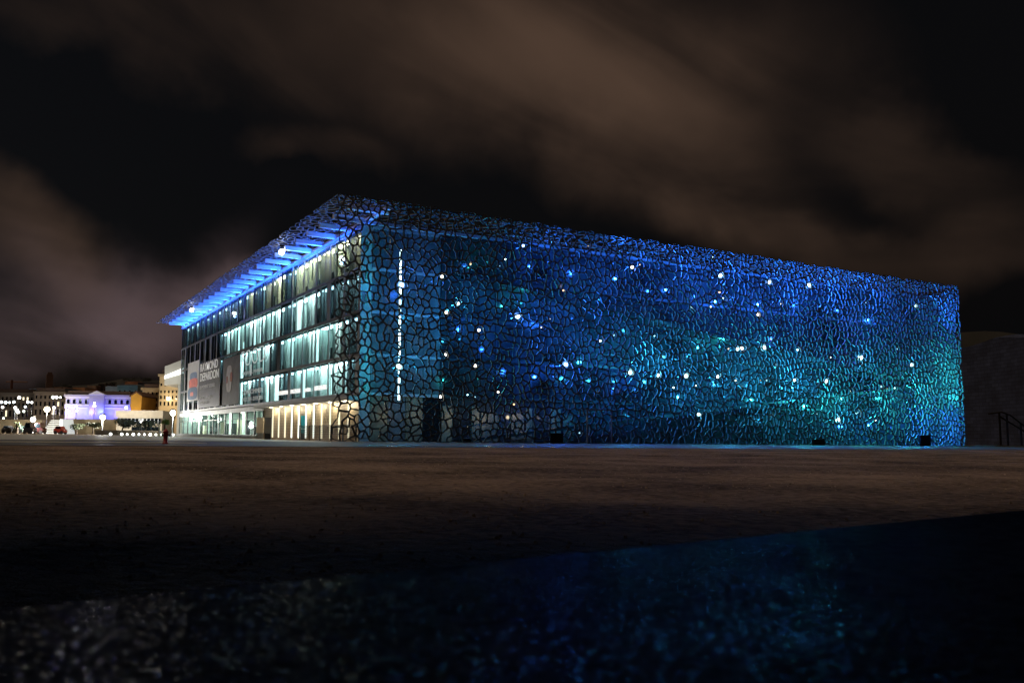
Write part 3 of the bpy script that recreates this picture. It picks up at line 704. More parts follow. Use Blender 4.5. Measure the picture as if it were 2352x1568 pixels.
t = banner('exhibition_banner', 51.0, 63.6, 4.0, 10.35, M_ban, 'dark banner with two lines of large white capitals, right of the photo banner', 3.82)
lettering('RAYMOND', 63.0, 9.1, 1.15, M_text, t, width=10.6, x=3.79, bold=.012)
lettering('DEPARDON', 63.0, 7.75, 1.15, M_text, t, width=11.2, x=3.79, bold=.012)
lettering('UN MOMENT SI DOUX', 63.0, 6.65, .5, M_textdim, t, width=9.2, x=3.79)
lettering('29 OCTOBRE 2014', 63.0, 5.2, .42, M_textdim, t, width=7.6, x=3.79)
lettering('2 MARS 2015', 63.0, 4.5, .38, M_textdim, t, width=6.0, x=3.79)
M_grey = mat('grey_print', (.15, .16, .17), .6, noise_s=.9, noise_a=.25)
t = banner('exhibition_banner', 41.3, 49.6, 4.0, 9.9, M_grey, 'grey banner with a faint standing figure shape, beside the dark lettered one', 3.84)
blob(t, 45.0, 47.6, 5.6, 8.9, (.40, .38, .37), 'picture_patch', 3.83, .12); blob(t, 44.6, 45.7, 6.8, 8.0, (.20, .07, .04), 'picture_patch', 3.80, .3)
blob(t, 46.8, 47.5, 6.7, 7.6, (.25, .10, .07), 'picture_patch', 3.80, .2)
t = empty('exhibition_sign', (3.9, 36, 4.0), 'white outline word FOOD with smaller lines of text on the windows', 'sign')
lettering('FOOD', 41.0, 8.35, 1.75, M_textmid, t, width=9.8, x=3.95, bold=-.022)
b = MB(); b.box(3.93, 3.97, 36.55, 36.9, 7.1, 8.34); b.build('letter_stem', M_textmid, t)
lettering('PRODUIRE, MANGER,', 40.4, 7.25, .42, M_textdim, t, width=8.6, x=3.95)
lettering('CONSOMMER', 40.4, 5.0, .50, M_textdim, t, width=8.6, x=3.95)
lettering('29 OCT. 2014 - 23 FEV. 2015', 40.4, 4.2, .45, M_textdim, t, width=8.6, x=3.95)
for wd, y, wd_ in [('EXPOSITIONS', 26.1, 2.9), ('SPECTACLES', 22.3, 2.85), ('CINÉMA', 18.2, 1.75), ('RENCONTRES', 15.4, 3.0)]:
    o = lettering(wd, y, 4.42, .40, M_sign, None, 'sign_lettering', wd_, 4.02, .02)
    tag(o, 'white word %s lettered along the foot of the glass facade' % wd, 'sign', 'words lettered above the ground floor')

# ------------------------------------------------------------------ things standing before the left facade
def monolith(X0, X1, Yt, D, mt, mt2, label):
    a, b2 = P(X0, 1006, D), P(X1, 1006, D); wd = (b2-a).length; h = P(X0, Yt, D).z
    t = empty('information_pillar', ((a.x+b2.x)/2, (a.y+b2.y)/2, 0), label, 'pillar', rz=-YAW)
    M = t.matrix_world
    q = MB(); q.box(-wd/2, wd/2, 0, .45, h*.27, h, M); q.build('panel', mt, t)
    q = MB(); q.box(-wd/2+.04, wd/2-.04, .03, .42, 0, h*.27-.002, M); q.build('base', mt2, t)
    return t, wd, h, M
monolith(588, 604, 958, 84, M_cream, M_slab, 'pale beige upright slab left of the darker slab before the lobby')
monolith(606, 622, 958, 76, mat('brown_panel', (.13, .115, .10), .6), M_black, 'dark grey-brown upright slab between pale slab and cream wall')
M_teal = mat('teal_panel', (.012, .14, .18), .4, emit=(.0, .5, .62), es=.10)
t, wd, h, M = monolith(690, 703.5, 954, 76, M_teal, mat('navy_panel', (.02, .05, .08), .5), 'teal and navy totem standing against the cream wall')
q = MB(); q.box(-wd/2+.03, wd/2-.03, -.02, -.002, h*.44, h*.47, M); q.build('label_strip', M_white, t)
# mesh railing
rl = empty('mesh_railing', (2.6, 9, 0), 'dark mesh railing in front of the cream wall, running behind the lattice edge', 'railing')
q = MB(); 
for k in range(61): q.box(2.585, 2.615, 2+k*.22, 2.03+k*.22, .05, 1.2)
for k in range(8): q.box(2.59, 2.61, 2, 15.3, .1+k*.15, .118+k*.15)
q.build('mesh_panel', M_dark, rl)
q = MB(); q.box(2.56, 2.64, 2, 15.4, 1.22, 1.27); q.build('handrail', M_dark, rl)
for k in range(6): q = MB(); q.box(2.56, 2.64, 2.05+k*2.6, 2.13+k*2.6, 0, 1.218); q.build('post', M_dark, rl)
# red hydrant
HB = on(380, 1019.5, 2, 0.0); HB.z = 0
M_red = mat('red_paint', (.42, .02, .03), .4, noise_s=20, noise_a=.2)
hy = empty('fire_hydrant', HB, 'small dark red fire hydrant standing alone on the path', 'hydrant')
q = MB(); q.lathe(HB, [(.14, 0), (.14, .06), (.10, .07), (.10, .50), (.125, .51), (.125, .56), (.10, .60), (.05, .65), (.035, .66), (.035, .70)], 14); q.build('body', M_red, hy, True)
for dxy in ((RT*.17), (RT*-.15)):
    q = MB(); q.bar(HB+Vector((0, 0, .40)), HB+dxy+Vector((0, 0, .40)), .045, 10); q.bar(HB+dxy+Vector((0, 0, .40)), HB+dxy*1.2+Vector((0, 0, .40)), .06, 6); q.build('outlet_cap', M_dark, hy)
# black openings at the lattice foot
for X, w_, h_ in [(1278, 1.2, .75), (1880, 1.7, .5), (2125, 1.8, 1.1)]:
    q = on(X, 1022, 1, -.18); b = MB(); b.box(q.x-w_/2, q.x+w_/2, -.26, -.12, 0, h_); b.box(q.x-w_/2-.06, q.x+w_/2+.06, -.30, -.12, h_, h_+.08)
    tag(b.build('service_hatch', M_black), {1278: 'dark service hatch at the lattice foot, left of the door frame', 1880: 'low wide black hatch at the lattice foot below the lowest bright lamp', 2125: 'black hatch at the lattice foot close to its right end'}[X], 'hatch', 'dark hatches along the lattice foot')
q = on(1405, 1022, 1, -.18); x = q.x; b = MB()
b.box(x-2.6, x-2.5, -.25, -.13, 0, 2.75); b.box(x-.05, x+.05, -.25, -.13, 0, 2.75); b.box(x-2.6, x+.05, -.25, -.13, 2.752, 2.85)
tag(b.build('door_frame', M_metal), 'thin metal door frame set into the lattice foot', 'door frame')

# ------------------------------------------------------------------ right: fort wall, hill, stair rail
M_stone = mat('fort_stone', (.055, .075, .15), .85, noise_s=.35, noise_a=.35, bump=.5, bump_s=1.2)
fw2 = MB(); n = 24; prof = []
for k in range(n+1):
    X = 2150+k*16; D = 150-40*(k/n); top = 795-30*max(0, min(1, (X-2230)/110))**1.5
    a = P(X, 1016, D); zt = P(X, top, D).z; prof.append((a.x, a.y, zt))
bk_ = Vector((FW.x, FW.y, 0)).normalized()*4
for k in range(n):
    (x0, y0, z0), (x1, y1, z1) = prof[k], prof[k+1]
    fw2.quad((x0, y0, 0), (x1, y1, 0), (x1, y1, z1), (x0, y0, z0)); fw2.quad((x0, y0, z0), (x1, y1, z1), (x1+bk_.x, y1+bk_.y, z1), (x0+bk_.x, y0+bk_.y, z0))
    fw2.quad((x1+bk_.x, y1+bk_.y, 0), (x0+bk_.x, y0+bk_.y, 0), (x0+bk_.x, y0+bk_.y, z0), (x1+bk_.x, y1+bk_.y, z1))
for (x0, y0, z0) in (prof[0], prof[-1]): fw2.quad((x0, y0, 0), (x0, y0, z0), (x0+bk_.x, y0+bk_.y, z0), (x0+bk_.x, y0+bk_.y, 0))
fm = M_stone.node_tree; fn = fm.nodes; fb_ = fn['Principled BSDF']
ft = fn.new('ShaderNodeTexCoord'); fs_ = fn.new('ShaderNodeSeparateXYZ'); fc_ = fn.new('ShaderNodeCombineXYZ'); fbr = fn.new('ShaderNodeTexBrick'); fmx = fn.new('ShaderNodeMixRGB'); fmx.blend_type = 'MULTIPLY'; fmx.inputs[0].default_value = 1
fm.links.new(ft.outputs['Object'], fs_.inputs[0]); fm.links.new(fs_.outputs['Y'], fc_.inputs['X']); fm.links.new(fs_.outputs['Z'], fc_.inputs['Y']); fm.links.new(fc_.outputs[0], fbr.inputs['Vector'])
fbr.inputs['Scale'].default_value = 1; fbr.inputs['Brick Width'].default_value = 1.5; fbr.inputs['Row Height'].default_value = .6; fbr.inputs['Mortar Size'].default_value = .04
fbr.inputs['Color1'].default_value = (1, 1, 1, 1); fbr.inputs['Color2'].default_value = (.62, .62, .66, 1); fbr.inputs['Mortar'].default_value = (.35, .35, .38, 1)
fsrc = fb_.inputs['Base Color'].links[0].from_socket; fm.links.new(fsrc, fmx.inputs[1]); fm.links.new(fbr.outputs['Color'], fmx.inputs[2]); fm.links.new(fmx.outputs[0], fb_.inputs['Base Color'])
tag(fw2.build('fort_wall', M_stone), 'tall dark stone fort wall beyond the right end of the lattice', 'wall')
def ridge(name, pts, D, depth, mt):
    b = MB(); dv = Vector((FW.x, FW.y, 0)).normalized(); top = []
    for X, Y in pts: q = P(X, Y, D); top.append(q)
    for k in range(len(top)-1):
        p0, p1 = top[k], top[k+1]; r0, r1 = p0+dv*depth, p1+dv*depth; f0, f1 = p0-dv*depth, p1-dv*depth
        b.quad((f0.x, f0.y, -1), (f1.x, f1.y, -1), p1, p0); b.quad(p0, p1, (r1.x, r1.y, -1), (r0.x, r0.y, -1))
    return tag(b.build(name, mt), kind='structure')
M_hill = mat('hill_scrub', (.035, .035, .03), .9, noise_s=.08, noise_a=.4)
ridge('hill', [(2100, 800), (2180, 765), (2260, 760), (2300, 762), (2360, 770), (2450, 800)], 210, 30, M_hill)
M_rail = mat('rail_wood', (.012, .008, .005), .7)
sr = empty('stair_railing', on(2310, 1021, 1, -8), 'dark metal stair railing sloping down to the right of the museum', 'railing')
DS = 95
def sp(X, Y): return P(X, Y, DS)
q = MB(); q.bar(sp(2270, 950), sp(2300, 946), .09); q.bar(sp(2300, 946), sp(2320, 953), .09); q.bar(sp(2320, 953), sp(2362, 985), .09); q.build('handrail', M_rail, sr)
q = MB(); q.bar(sp(2296, 956), sp(2362, 996), .09); q.build('mid_rail', M_rail, sr)
for X, Y in ((2295, 948), (2312, 952), (2344, 972)):
    q = MB(); a = sp(X, Y); q.bar((a.x, a.y, 0), a, .11); q.build('post', M_rail, sr)
q = MB(); a, b2 = P(2130, 1021, 92), P(2400, 1021, 92); a.z = b2.z = 0
d_ = (b2-a).normalized(); nn = Vector((-d_.y, d_.x, 0))*.4
q.v = [tuple(v+Vector((0, 0, z_))) for z_ in (-.05, .16) for v in (a, b2, b2+nn, a+nn)]
q.f = [(3, 2, 1, 0), (4, 5, 6, 7), (0, 1, 5, 4), (1, 2, 6, 5), (2, 3, 7, 6), (3, 0, 4, 7)]
tag(q.build('kerb', M_pave), 'pale kerb at the foot of the fort wall', kind='structure')

# ------------------------------------------------------------------ town on the left
DV = Vector((FW.x, FW.y, 0)).normalized()
def block(X0, X1, Yt, D, depth=10):
    """frame of a block facing the camera: matrix at the left foot, its width and height in metres"""
    a = P(X0, 994, D); b = P(X1, 994, D); wd = (b-a).dot(RT); a.z = 0
    return Matrix.Translation(a) @ Matrix.Rotation(-YAW, 4, 'Z'), wd, P((X0+X1)/2, Yt, D).z
def zrow(Y, X, D): return P(X, Y, D).z
def facade(name, X0, X1, Yt, D, col, label, rows, ncol, roofcol=(.08, .05, .04), arched=False, base_row=None, lit=(), depth=12, winw=.42, cat='building', glow=None):
    M, wd, h = block(X0, X1, Yt, D)
    t = empty(name, M.translation, label, cat)
    q = MB(); q.box(0, wd, 0, depth, 0, h, M); q.build('wall', mat(name+'_wall', col, .8, noise_s=.4, noise_a=.18), t)
    q = MB(); q.box(-.3, wd+.3, -.3, depth+.3, h+.002, h+.5, M); q.build('cornice', mat(name+'_cornice', [x*.8 for x in col], .8), t)
    q = MB(); q.box(.3, wd-.3, .4, depth-.3, h+.5, h+1.4, M); q.build('roof', mat(name+'_roof', roofcol, .8), t)
    cw_ = wd/ncol
    for j, (ra, rb) in enumerate(rows):
        za, zb = zrow(rb, (X0+X1)/2, D), zrow(ra, (X0+X1)/2, D)
        for i in range(ncol):
            x0 = (i+.5)*cw_-cw_*winw/2; x1 = x0+cw_*winw
            f = MB(); f.box(x0-.12, x1+.12, -.10, -.003, za-.12, za, M); f.box(x0-.12, x0, -.10, -.003, za, zb, M); f.box(x1, x1+.12, -.10, -.003, za, zb, M); f.box(x0-.12, x1+.12, -.10, -.003, zb, zb+.12, M)
            wn = f.build('window', mat(name+'_frame', [x*.9 for x in col], .7), t)
            g_ = MB()
            if arched:
                n_ = 8; pts = [(x0, za), (x1, za)]+[((x0+x1)/2+(x1-x0)/2*math.cos(math.pi*k/n_), zb-(x1-x0)/2+(x1-x0)/2*math.sin(math.pi*k/n_)) for k in range(n_+1)]
                g_.quad(*[M @ Vector((px, -.03, pz)) for px, pz in pts])
            else: g_.box(x0, x1, -.05, -.004, za, zb, M)
            on_ = (j, i) in lit
            g_.build('pane', emis('lit_pane', (1, .85, .55), 1.6) if on_ else M_dglass, wn)
    return t, M, wd, h
facade('apartment_building', -60, 74, 905, 215, (.30, .27, .24), 'long grey apartment block at the far left edge behind the quay wall', [(911, 918), (925, 934), (942, 956)], 14, lit=[(0, 11), (2, 7), (0, 12)])
facade('apartment_building', 75, 146, 903, 205, (.27, .22, .17), 'brown apartment block between grey block and blue-lit palace', [(908, 915), (922, 932), (940, 952)], 7, lit=[(2, 4), (1, 5)])
# the blue-lit palace
t, M, wd, h = facade('palace', 147, 297, 911, 190, (.55, .55, .58), 'pale classical palace with arched windows floodlit blue and violet', [(917, 927)], 11, arched=True, winw=.5, depth=14, cat='palace')
DP = 190
def zr(Y): return zrow(Y, 222, DP)
q = MB()
for Y in (914, 932, 938): q.box(-.05, wd+.05, -.28, -.14, zr(Y), zr(Y)+.35, M)
q.build('string_course', M_white, t)
q = MB(); cxp = wd*.5; q.box(cxp-1.7, cxp+1.7, -.9, -.002, 0, zr(906), M); q.build('central_bay', mat('palace_bay', (.42, .42, .46), .8), t)
q = MB(); z0 = zr(906); pts = [(cxp-2.0, z0), (cxp+2.0, z0), (cxp, z0+.9)]
for s_ in (-1.1, 0): q.quad(*[M @ Vector((a_, s_, b_2)) for a_, b_2 in (pts if s_ else pts[::-1])])
for k in range(3): a_, b_2 = pts[k], pts[(k+1) % 3]; q.quad(M @ Vector((a_[0], -1.1, a_[1])), M @ Vector((a_[0], 0, a_[1])), M @ Vector((b_2[0], 0, b_2[1])), M @ Vector((b_2[0], -1.1, b_2[1])))
q.build('pediment', M_white, t)
for k in range(8):
    px = wd*(k+.5)/8; pw = M @ Vector((px, -1.6, zr(945)))
    light(t, pw, (.05, .08, 1) if k % 3 else (.20, .10, 1), 340, .2)
for px in (.38, .43, .57, .62): light(t, M @ Vector((wd*px, -1.8, zr(950))), (.6, .8, 1), 14, .2)
# yellow gabled house
M, wd, h = block(297.5, 322, 909, 175)
t = empty('gabled_house', M.translation, 'orange-yellow gabled house wall beside the blue palace', 'house')
ha = zrow(901, 309, 175); M_yel = mat('ochre_render', (.62, .36, .07), .8, noise_s=.5, noise_a=.12)
q = MB(); pf = [(0, 0), (wd, 0), (wd, h), (wd*.5, ha), (0, h)]
q.quad(*[M @ Vector((a_, 0, b_2)) for a_, b_2 in pf]); q.quad(*[M @ Vector((a_, 12, b_2)) for a_, b_2 in pf[::-1]])
for k in (1, 4): a_, b_2 = pf[k], pf[(k+1) % 5]; q.quad(M @ Vector((a_[0], 12, a_[1])), M @ Vector((b_2[0], 12, b_2[1])), M @ Vector((b_2[0], 0, b_2[1])), M @ Vector((a_[0], 0, a_[1])))
q.build('wall', M_yel, t)
q = MB()
for (xa, za), (xb, zb) in (((-.3, h-.15), (wd*.5, ha+.12)), ((wd*.5, ha+.12), (wd+.3, h-.15))):
    q.quad(M @ Vector((xa, -.3, za)), M @ Vector((xb, -.3, zb)), M @ Vector((xb, 12.3, zb)), M @ Vector((xa, 12.3, za)))
    q.quad(M @ Vector((xa, -.3, za+.2)), M @ Vector((xa, 12.3, za+.2)), M @ Vector((xb, 12.3, zb+.2)), M @ Vector((xb, -.3, zb+.2)))
    q.quad(M @ Vector((xa, -.3, za)), M @ Vector((xa, -.3, za+.2)), M @ Vector((xb, -.3, zb+.2)), M @ Vector((xb, -.3, zb)))
q.build('roof', mat('tile_roof', (.12, .06, .04), .8), t)
light(t, M @ Vector((wd*.5, -3.5, 4.5)), (1, .72, .32), 420, .3)
t, M, wd, h = facade('apartment_building', 323, 361.5, 895, 185, (.50, .40, .26), 'beige apartment block right of the orange gabled house', [(900, 906), (913, 920), (926, 934)], 4)
light(t, M @ Vector((wd*.6, -4, 4.5)), (1, .75, .40), 520, .3); light(t, M @ Vector((wd*.2, -5, 9)), (1, .75, .45), 260, .3)
t, M, wd, h = facade('apartment_building', 362, 425, 864, 170, (.52, .42, .28), 'taller beige block with small windows, left of the museum end', [(880, 886), (896, 902), (908, 916), (922, 931)], 7)
light(t, M @ Vector((wd*.45, -3.5, 7.5)), (1, .78, .45), 520, .3); light(t, M @ Vector((wd*.75, -4, 4)), (1, .78, .45), 420, .3)
b = MB(); q_ = M @ Vector((wd*.38, -.7, zrow(915, 385, 170))); b.ball(q_, .34); b.bar(q_, M @ Vector((wd*.38, 0, zrow(913, 385, 170))), .05)
tag(b.build('wall_lamp', emis('wall_lamp_glow', (1, .9, .65), 14), None, True), 'glowing yellowish wall lamp on the taller beige block', 'lamp')
# white cantilevered hall
Mh, wdh, hh = block(373, 430, 838, 150)
hall = empty('exhibition_hall', Mh.translation, 'white cantilevered hall with a glowing slanted window band behind the museum', 'hall')
z_t0, z_t1 = zrow(840, 373, 150), zrow(818, 430, 150); z_b0, z_b1 = zrow(884, 373, 150), zrow(878, 430, 150)
def slab(zs, yv, dp, mt, name):
    q = MB(); f_ = [(0, zs[0]), (wdh, zs[1]), (wdh, zs[2]), (0, zs[3])]
    q.quad(*[Mh @ Vector((a_, yv, b_2)) for a_, b_2 in f_]); q.quad(*[Mh @ Vector((a_, yv+dp, b_2)) for a_, b_2 in f_[::-1]])
    for k in range(4): a_, b_2 = f_[k], f_[(k+1) % 4]; q.quad(Mh @ Vector((a_[0], yv, a_[1])), Mh @ Vector((a_[0], yv+dp, a_[1])), Mh @ Vector((b_2[0], yv+dp, b_2[1])), Mh @ Vector((b_2[0], yv, b_2[1])))
    return q.build(name, mt, hall)
M_hall = mat('hall_white', (.52, .53, .50), .6, noise_s=.4, noise_a=.1)
slab((z_b0, z_b1, z_t1, z_t0), 0, 9, M_hall, 'body')
slab((zrow(869, 373, 150), zrow(852, 430, 150), zrow(838, 430, 150), zrow(862, 373, 150)), -.12, .118, emis('band_glow', (1, .98, .9), 2.2), 'window_band')
q = MB(); q.box(wdh*.5, wdh, 1, 9, 0, z_b1-.1, Mh); q.build('base', M_hall, hall)
light(hall, Mh @ Vector((wdh*.3, -6, z_b0+1)), (1, .95, .82), 420, .4)
# low pavilion
M, wd, h = block(266, 371, 941, 150)
pv = empty('pavilion', M.translation, 'low flat-roofed pavilion with a long dark window band before the houses', 'pavilion')
DQ = 150; zz = lambda Y: zrow(Y, 318, DQ)
q = MB(); q.box(0, wd, 0, 8, 0, zz(972), M); q.box(0, wd, .5, 8, zz(972)+.002, zz(958), M); q.build('wall', M_cream, pv)
q = MB(); q.box(-.2, wd+.2, -.2, 8.2, zz(958)+.002, zz(942), M); q.build('roof', M_cream, pv)
q = MB(); q.box(.3, wd-.3, -.03, -.004, zz(958)-1.15, zz(958)-.2, M); q.build('window_band', M_dglass, pv)
for k in range(1, 12): q = MB(); q.box(wd*k/12-.05, wd*k/12+.05, -.08, -.035, zz(958)-1.15, zz(958)-.2, M); q.build('mullion', M_metal, pv)
q = MB(); q.box(wd*.35, wd-.4, -.03, -.004, .5, zz(980), M); q.build('lower_window', M_dglass, pv)
light(pv, M @ Vector((wd*.4, -5, 3.5)), (1, .85, .6), 220, .3); light(pv, M @ Vector((wd*.9, -5, 3)), (1, .85, .6), 180, .3)
# quay walls and lit stair
def wallbit(name, X0, X1, Yt, D, mt, label, depth=1.5):
    M, wd, h = block(X0, X1, Yt, D); q = MB(); q.box(0, wd, 0, depth, 0, h, M); q.box(-.1, wd+.1, -.12, depth+.1, h+.002, h+.25, M)
    tag(q.build(name, mt), label, 'wall'); return M, wd, h
M_quay = mat('quay_stone', (.42, .33, .20), .85, noise_s=.6, noise_a=.2)
M, wd, h = wallbit('quay_wall', -60, 94, 966, 165, M_quay, 'ochre quay wall at the far left below the grey apartments')
wallbit('quay_wall', 149, 265, 965, 168, M_quay, 'ochre quay wall below the blue palace, right of the lit stair')
wallbit('low_wall', 219, 374, 991.5, 128, mat('low_wall_stone', (.17, .14, .10), .85, noise_s=.8, noise_a=.3), 'long low brown wall behind the row of small ground lamps')
M, wd, h = block(95, 148, 962, 160)
st = empty('lit_stair', M.translation, 'broad stair with brightly lit treads between the two quay walls', 'stair')
q = MB(); nst = 8
for k in range(nst): q.box(0, wd*.78, k*.55, 6, h*k/nst+.002*k, h*(k+.62)/nst, M)
q.build('steps', M_white, st)
q = MB()
for k in range(nst): q.box(.1, wd*.78-.1, k*.55-.06, k*.55-.004, h*(k+.30)/nst, h*(k+.55)/nst, M)
q.build('tread_light', emis('tread_glow', (1, .98, .82), 1.1), st)
q = MB(); q.quad(*[M @ Vector(v) for v in ((wd*.80, -.3, 0), (wd, -.3, 0), (wd*.9, -.3, h), (wd*.80, -.3, h))]); q.quad(*[M @ Vector(v) for v in ((wd*.80, 5, 0), (wd*.80, 5, h), (wd*.9, 5, h), (wd, 5, 0))])
q.quad(*[M @ Vector(v) for v in ((wd, -.3, 0), (wd, 5, 0), (wd*.9, 5, h), (wd*.9, -.3, h))]); q.quad(*[M @ Vector(v) for v in ((wd*.80, -.3, h), (wd*.9, -.3, h), (wd*.9, 5, h), (wd*.80, 5, h))])
q.build('side_wall', mat('stair_side', (.7, .75, .75), .6, emit=(.85, .95, 1), es=.5), st)
light(st, M @ Vector((wd*.4, -6, 5)), (1, .93, .7), 380, .3)
# lamp posts
def lamp_post(X, Y, D, r, col, es, power, label, group='street lamps lighting the quay'):
    q = P(X, Y, D); t = empty('street_lamp', (q.x, q.y, 0), label, 'street lamp', group)
    b = MB(); b.bar((q.x, q.y, 0), (q.x, q.y, q.z-r*.6), .09, 8, .055); b.lathe((q.x, q.y, 0), [(.2, 0), (.2, .2), (.12, .35)], 10); b.build('post', M_metal, t)
    b = MB(); b.lathe((q.x, q.y, q.z+r*.8), [(r*1.1, 0), (r*.9, .1), (r*.2, .25)], 12); b.build('cap', M_dark, t)
    b = MB(); b.ball(q, r*.8, 12, 8); b.build('globe', emis('street_glow', col, es), t, True)
    light(t, q-Vector((0, 0, r+.15)), col, power*3, .3)
W_, Y_ = (1, .97, .88), (1, .82, .5)
lamp_post(76, 963, 150, .55, W_, 14, 2400, 'street lamp with a bright white globe in front of the ochre quay wall')
lamp_post(236, 958, 140, .55, W_, 14, 2200, 'street lamp shining before the middle of the blue palace')
lamp_post(397, 948, 125, .50, W_, 16, 650, 'street lamp right beside the far left end of the museum')
lamp_post(108, 940, 185, .80, Y_, 10, 700, 'street lamp glowing large before the brown apartment block')
lamp_post(124, 936, 185, .35, W_, 10, 160, 'small street lamp right next to the large glowing one')
lamp_post(35, 936, 190, .38, W_, 10, 200, 'street lamp before the grey apartments, above its twin')
lamp_post(40, 941, 188, .30, W_, 10, 120, 'lower twin street lamp before the grey apartments')
lamp_post(155, 944, 175, .55, W_, 8, 50, 'street lamp at the left corner of the blue palace')
for i, (X, Y) in enumerate([(6, 935), (3, 923), (13, 924), (22, 924), (32, 923), (64, 923), (73, 924), (58, 934), (55, 944), (44, 913), (42, 946), (122, 912), (130, 912), (139, 912), (175, 932), (176, 943), (290, 936), (328, 934), (333, 936), (8, 960), (217, 925), (217, 932)]):
    q = P(X, Y, 183 if X < 340 else 165); o = empty('town_lamp', (q.x, q.y, 0), None, None); r = rnd.uniform(.18, .34)
    b = MB(); b.ball(q, r); b.build('globe', emis('town_glow', rnd.choice([(1, .97, .9), (.8, .95, 1), (.85, 1, .8)]), 7), o, True)
    b = MB(); b.bar(q-Vector((0, 0, r*.9)), (q.x, q.y, 0), .05, 5); b.build('post', M_dark, o)
    tag(o, 'tiny glowing lamp among the town buildings', 'lamp', 'tiny lamps scattered in the town')
# row of ground lamps
for i, X in enumerate([254, 279.5, 292, 306, 319, 331.5, 345, 358, 371, 398]):
    q = P(X, 1001.5, 118); r = .20 if X in (254, 279.5, 306, 345) else .15
    t = empty('bollard_lamp', (q.x, q.y, 0), 'short bollard with a white glowing head in the row along the low wall', 'bollard lamp', 'bollard lamps along the low wall')
    b = MB(); b.lathe((q.x, q.y, 0), [(.10, 0), (.08, .05), (.08, max(.15, q.z-r*.8))], 10); b.build('post', M_dark, t)
    b = MB(); b.ball((q.x, q.y, max(.2, q.z)), r); b.build('head', emis('bollard_glow', (.95, 1, .92), 6), t, True)
q = P(366, 979, 100); b = MB(); b.bar((q.x, q.y, 0), (q.x, q.y, q.z), .10, 8); b.lathe((q.x, q.y, q.z), [(.13, 0), (.10, .08), (.02, .12)], 8)
tag(b.build('post', M_cream), 'slender pale post left of the red hydrant', 'post')
# trees
def tree(X, Yt, Yb, D, wpx, col, label, lean=0, n=520, seed=1, cat='tree', name='broadleaf_tree'):
    rn = random.Random(seed); a = P(X, 994, D); a.z = 0; H_ = P(X, Yt, D).z; wd = wpx/F*D
    t = empty(name, a, label, cat, 'trees along the quay')
    zc = max(H_*.35, P(X, Yb, D).z)
    tr = MB(); top = a+RT*lean+Vector((0, 0, zc+(H_-zc)*.3)); tr.bar(a, top, .16, 7, .09)
    for k in range(5):
        an = rn.uniform(0, 6.28); tr.bar(top, top+RT*math.cos(an)*wd*.35+DV*math.sin(an)*wd*.3+Vector((0, 0, (H_-zc)*rn.uniform(.1, .5))), .07, 5, .03)
    tr.build('trunk', mat('bark', (.08, .06, .045), .9), t)
    cr = MB(); cl_ = [(rn.uniform(-.42, .42)*wd+lean, rn.uniform(-.4, .4)*wd, zc+(H_-zc)*rn.uniform(.25, .8), rn.uniform(.16, .30)*wd) for _ in range(9)]
    for _ in range(n):
        cx, cy, cz, cr_ = rn.choice(cl_); v = Vector((rn.gauss(0, 1), rn.gauss(0, 1), rn.gauss(0, .8))).normalized()*cr_*rn.uniform(.5, 1.05)
        p0 = a+RT*(cx+v.x)+DV*(cy+v.y)+Vector((0, 0, min(cz+v.z*.8, H_))); s_ = rn.uniform(.10, .22)
        u_ = Vector((rn.gauss(0, 1), rn.gauss(0, 1), rn.gauss(0, 1))).normalized(); w2 = u_.orthogonal().normalized()
        cr.quad(p0-u_*s_, p0-w2*s_*.6, p0+u_*s_, p0+w2*s_*.6)
    cr.build('crown', mat('foliage', col, .7, noise_s=1.5, noise_a=.4), t)
tree(176, 974, 986, 140, 30, (.05, .065, .03), 'small dark tree left of the street lamp before the palace', seed=2)
tree(213, 971, 984, 138, 30, (.055, .07, .03), 'dark round tree just left of the street lamp before the palace', seed=3)
tree(274, 963, 982, 130, 58, (.03, .045, .03), 'dark spreading tree leaning right in front of the pavilion left end', lean=.8, n=800, seed=4)
tree(335, 966, 981, 132, 46, (.03, .045, .03), 'dark flat-topped tree before the pavilion window band', n=700, seed=5)
tree(378, 963, 975, 112, 17, (.16, .26, .05), 'bright green lit young tree behind the red hydrant', n=260, seed=6)
tree(40, 966, 985, 150, 12, (.10, .12, .06), 'narrow pale green tree before the ochre quay wall', n=240, seed=8)
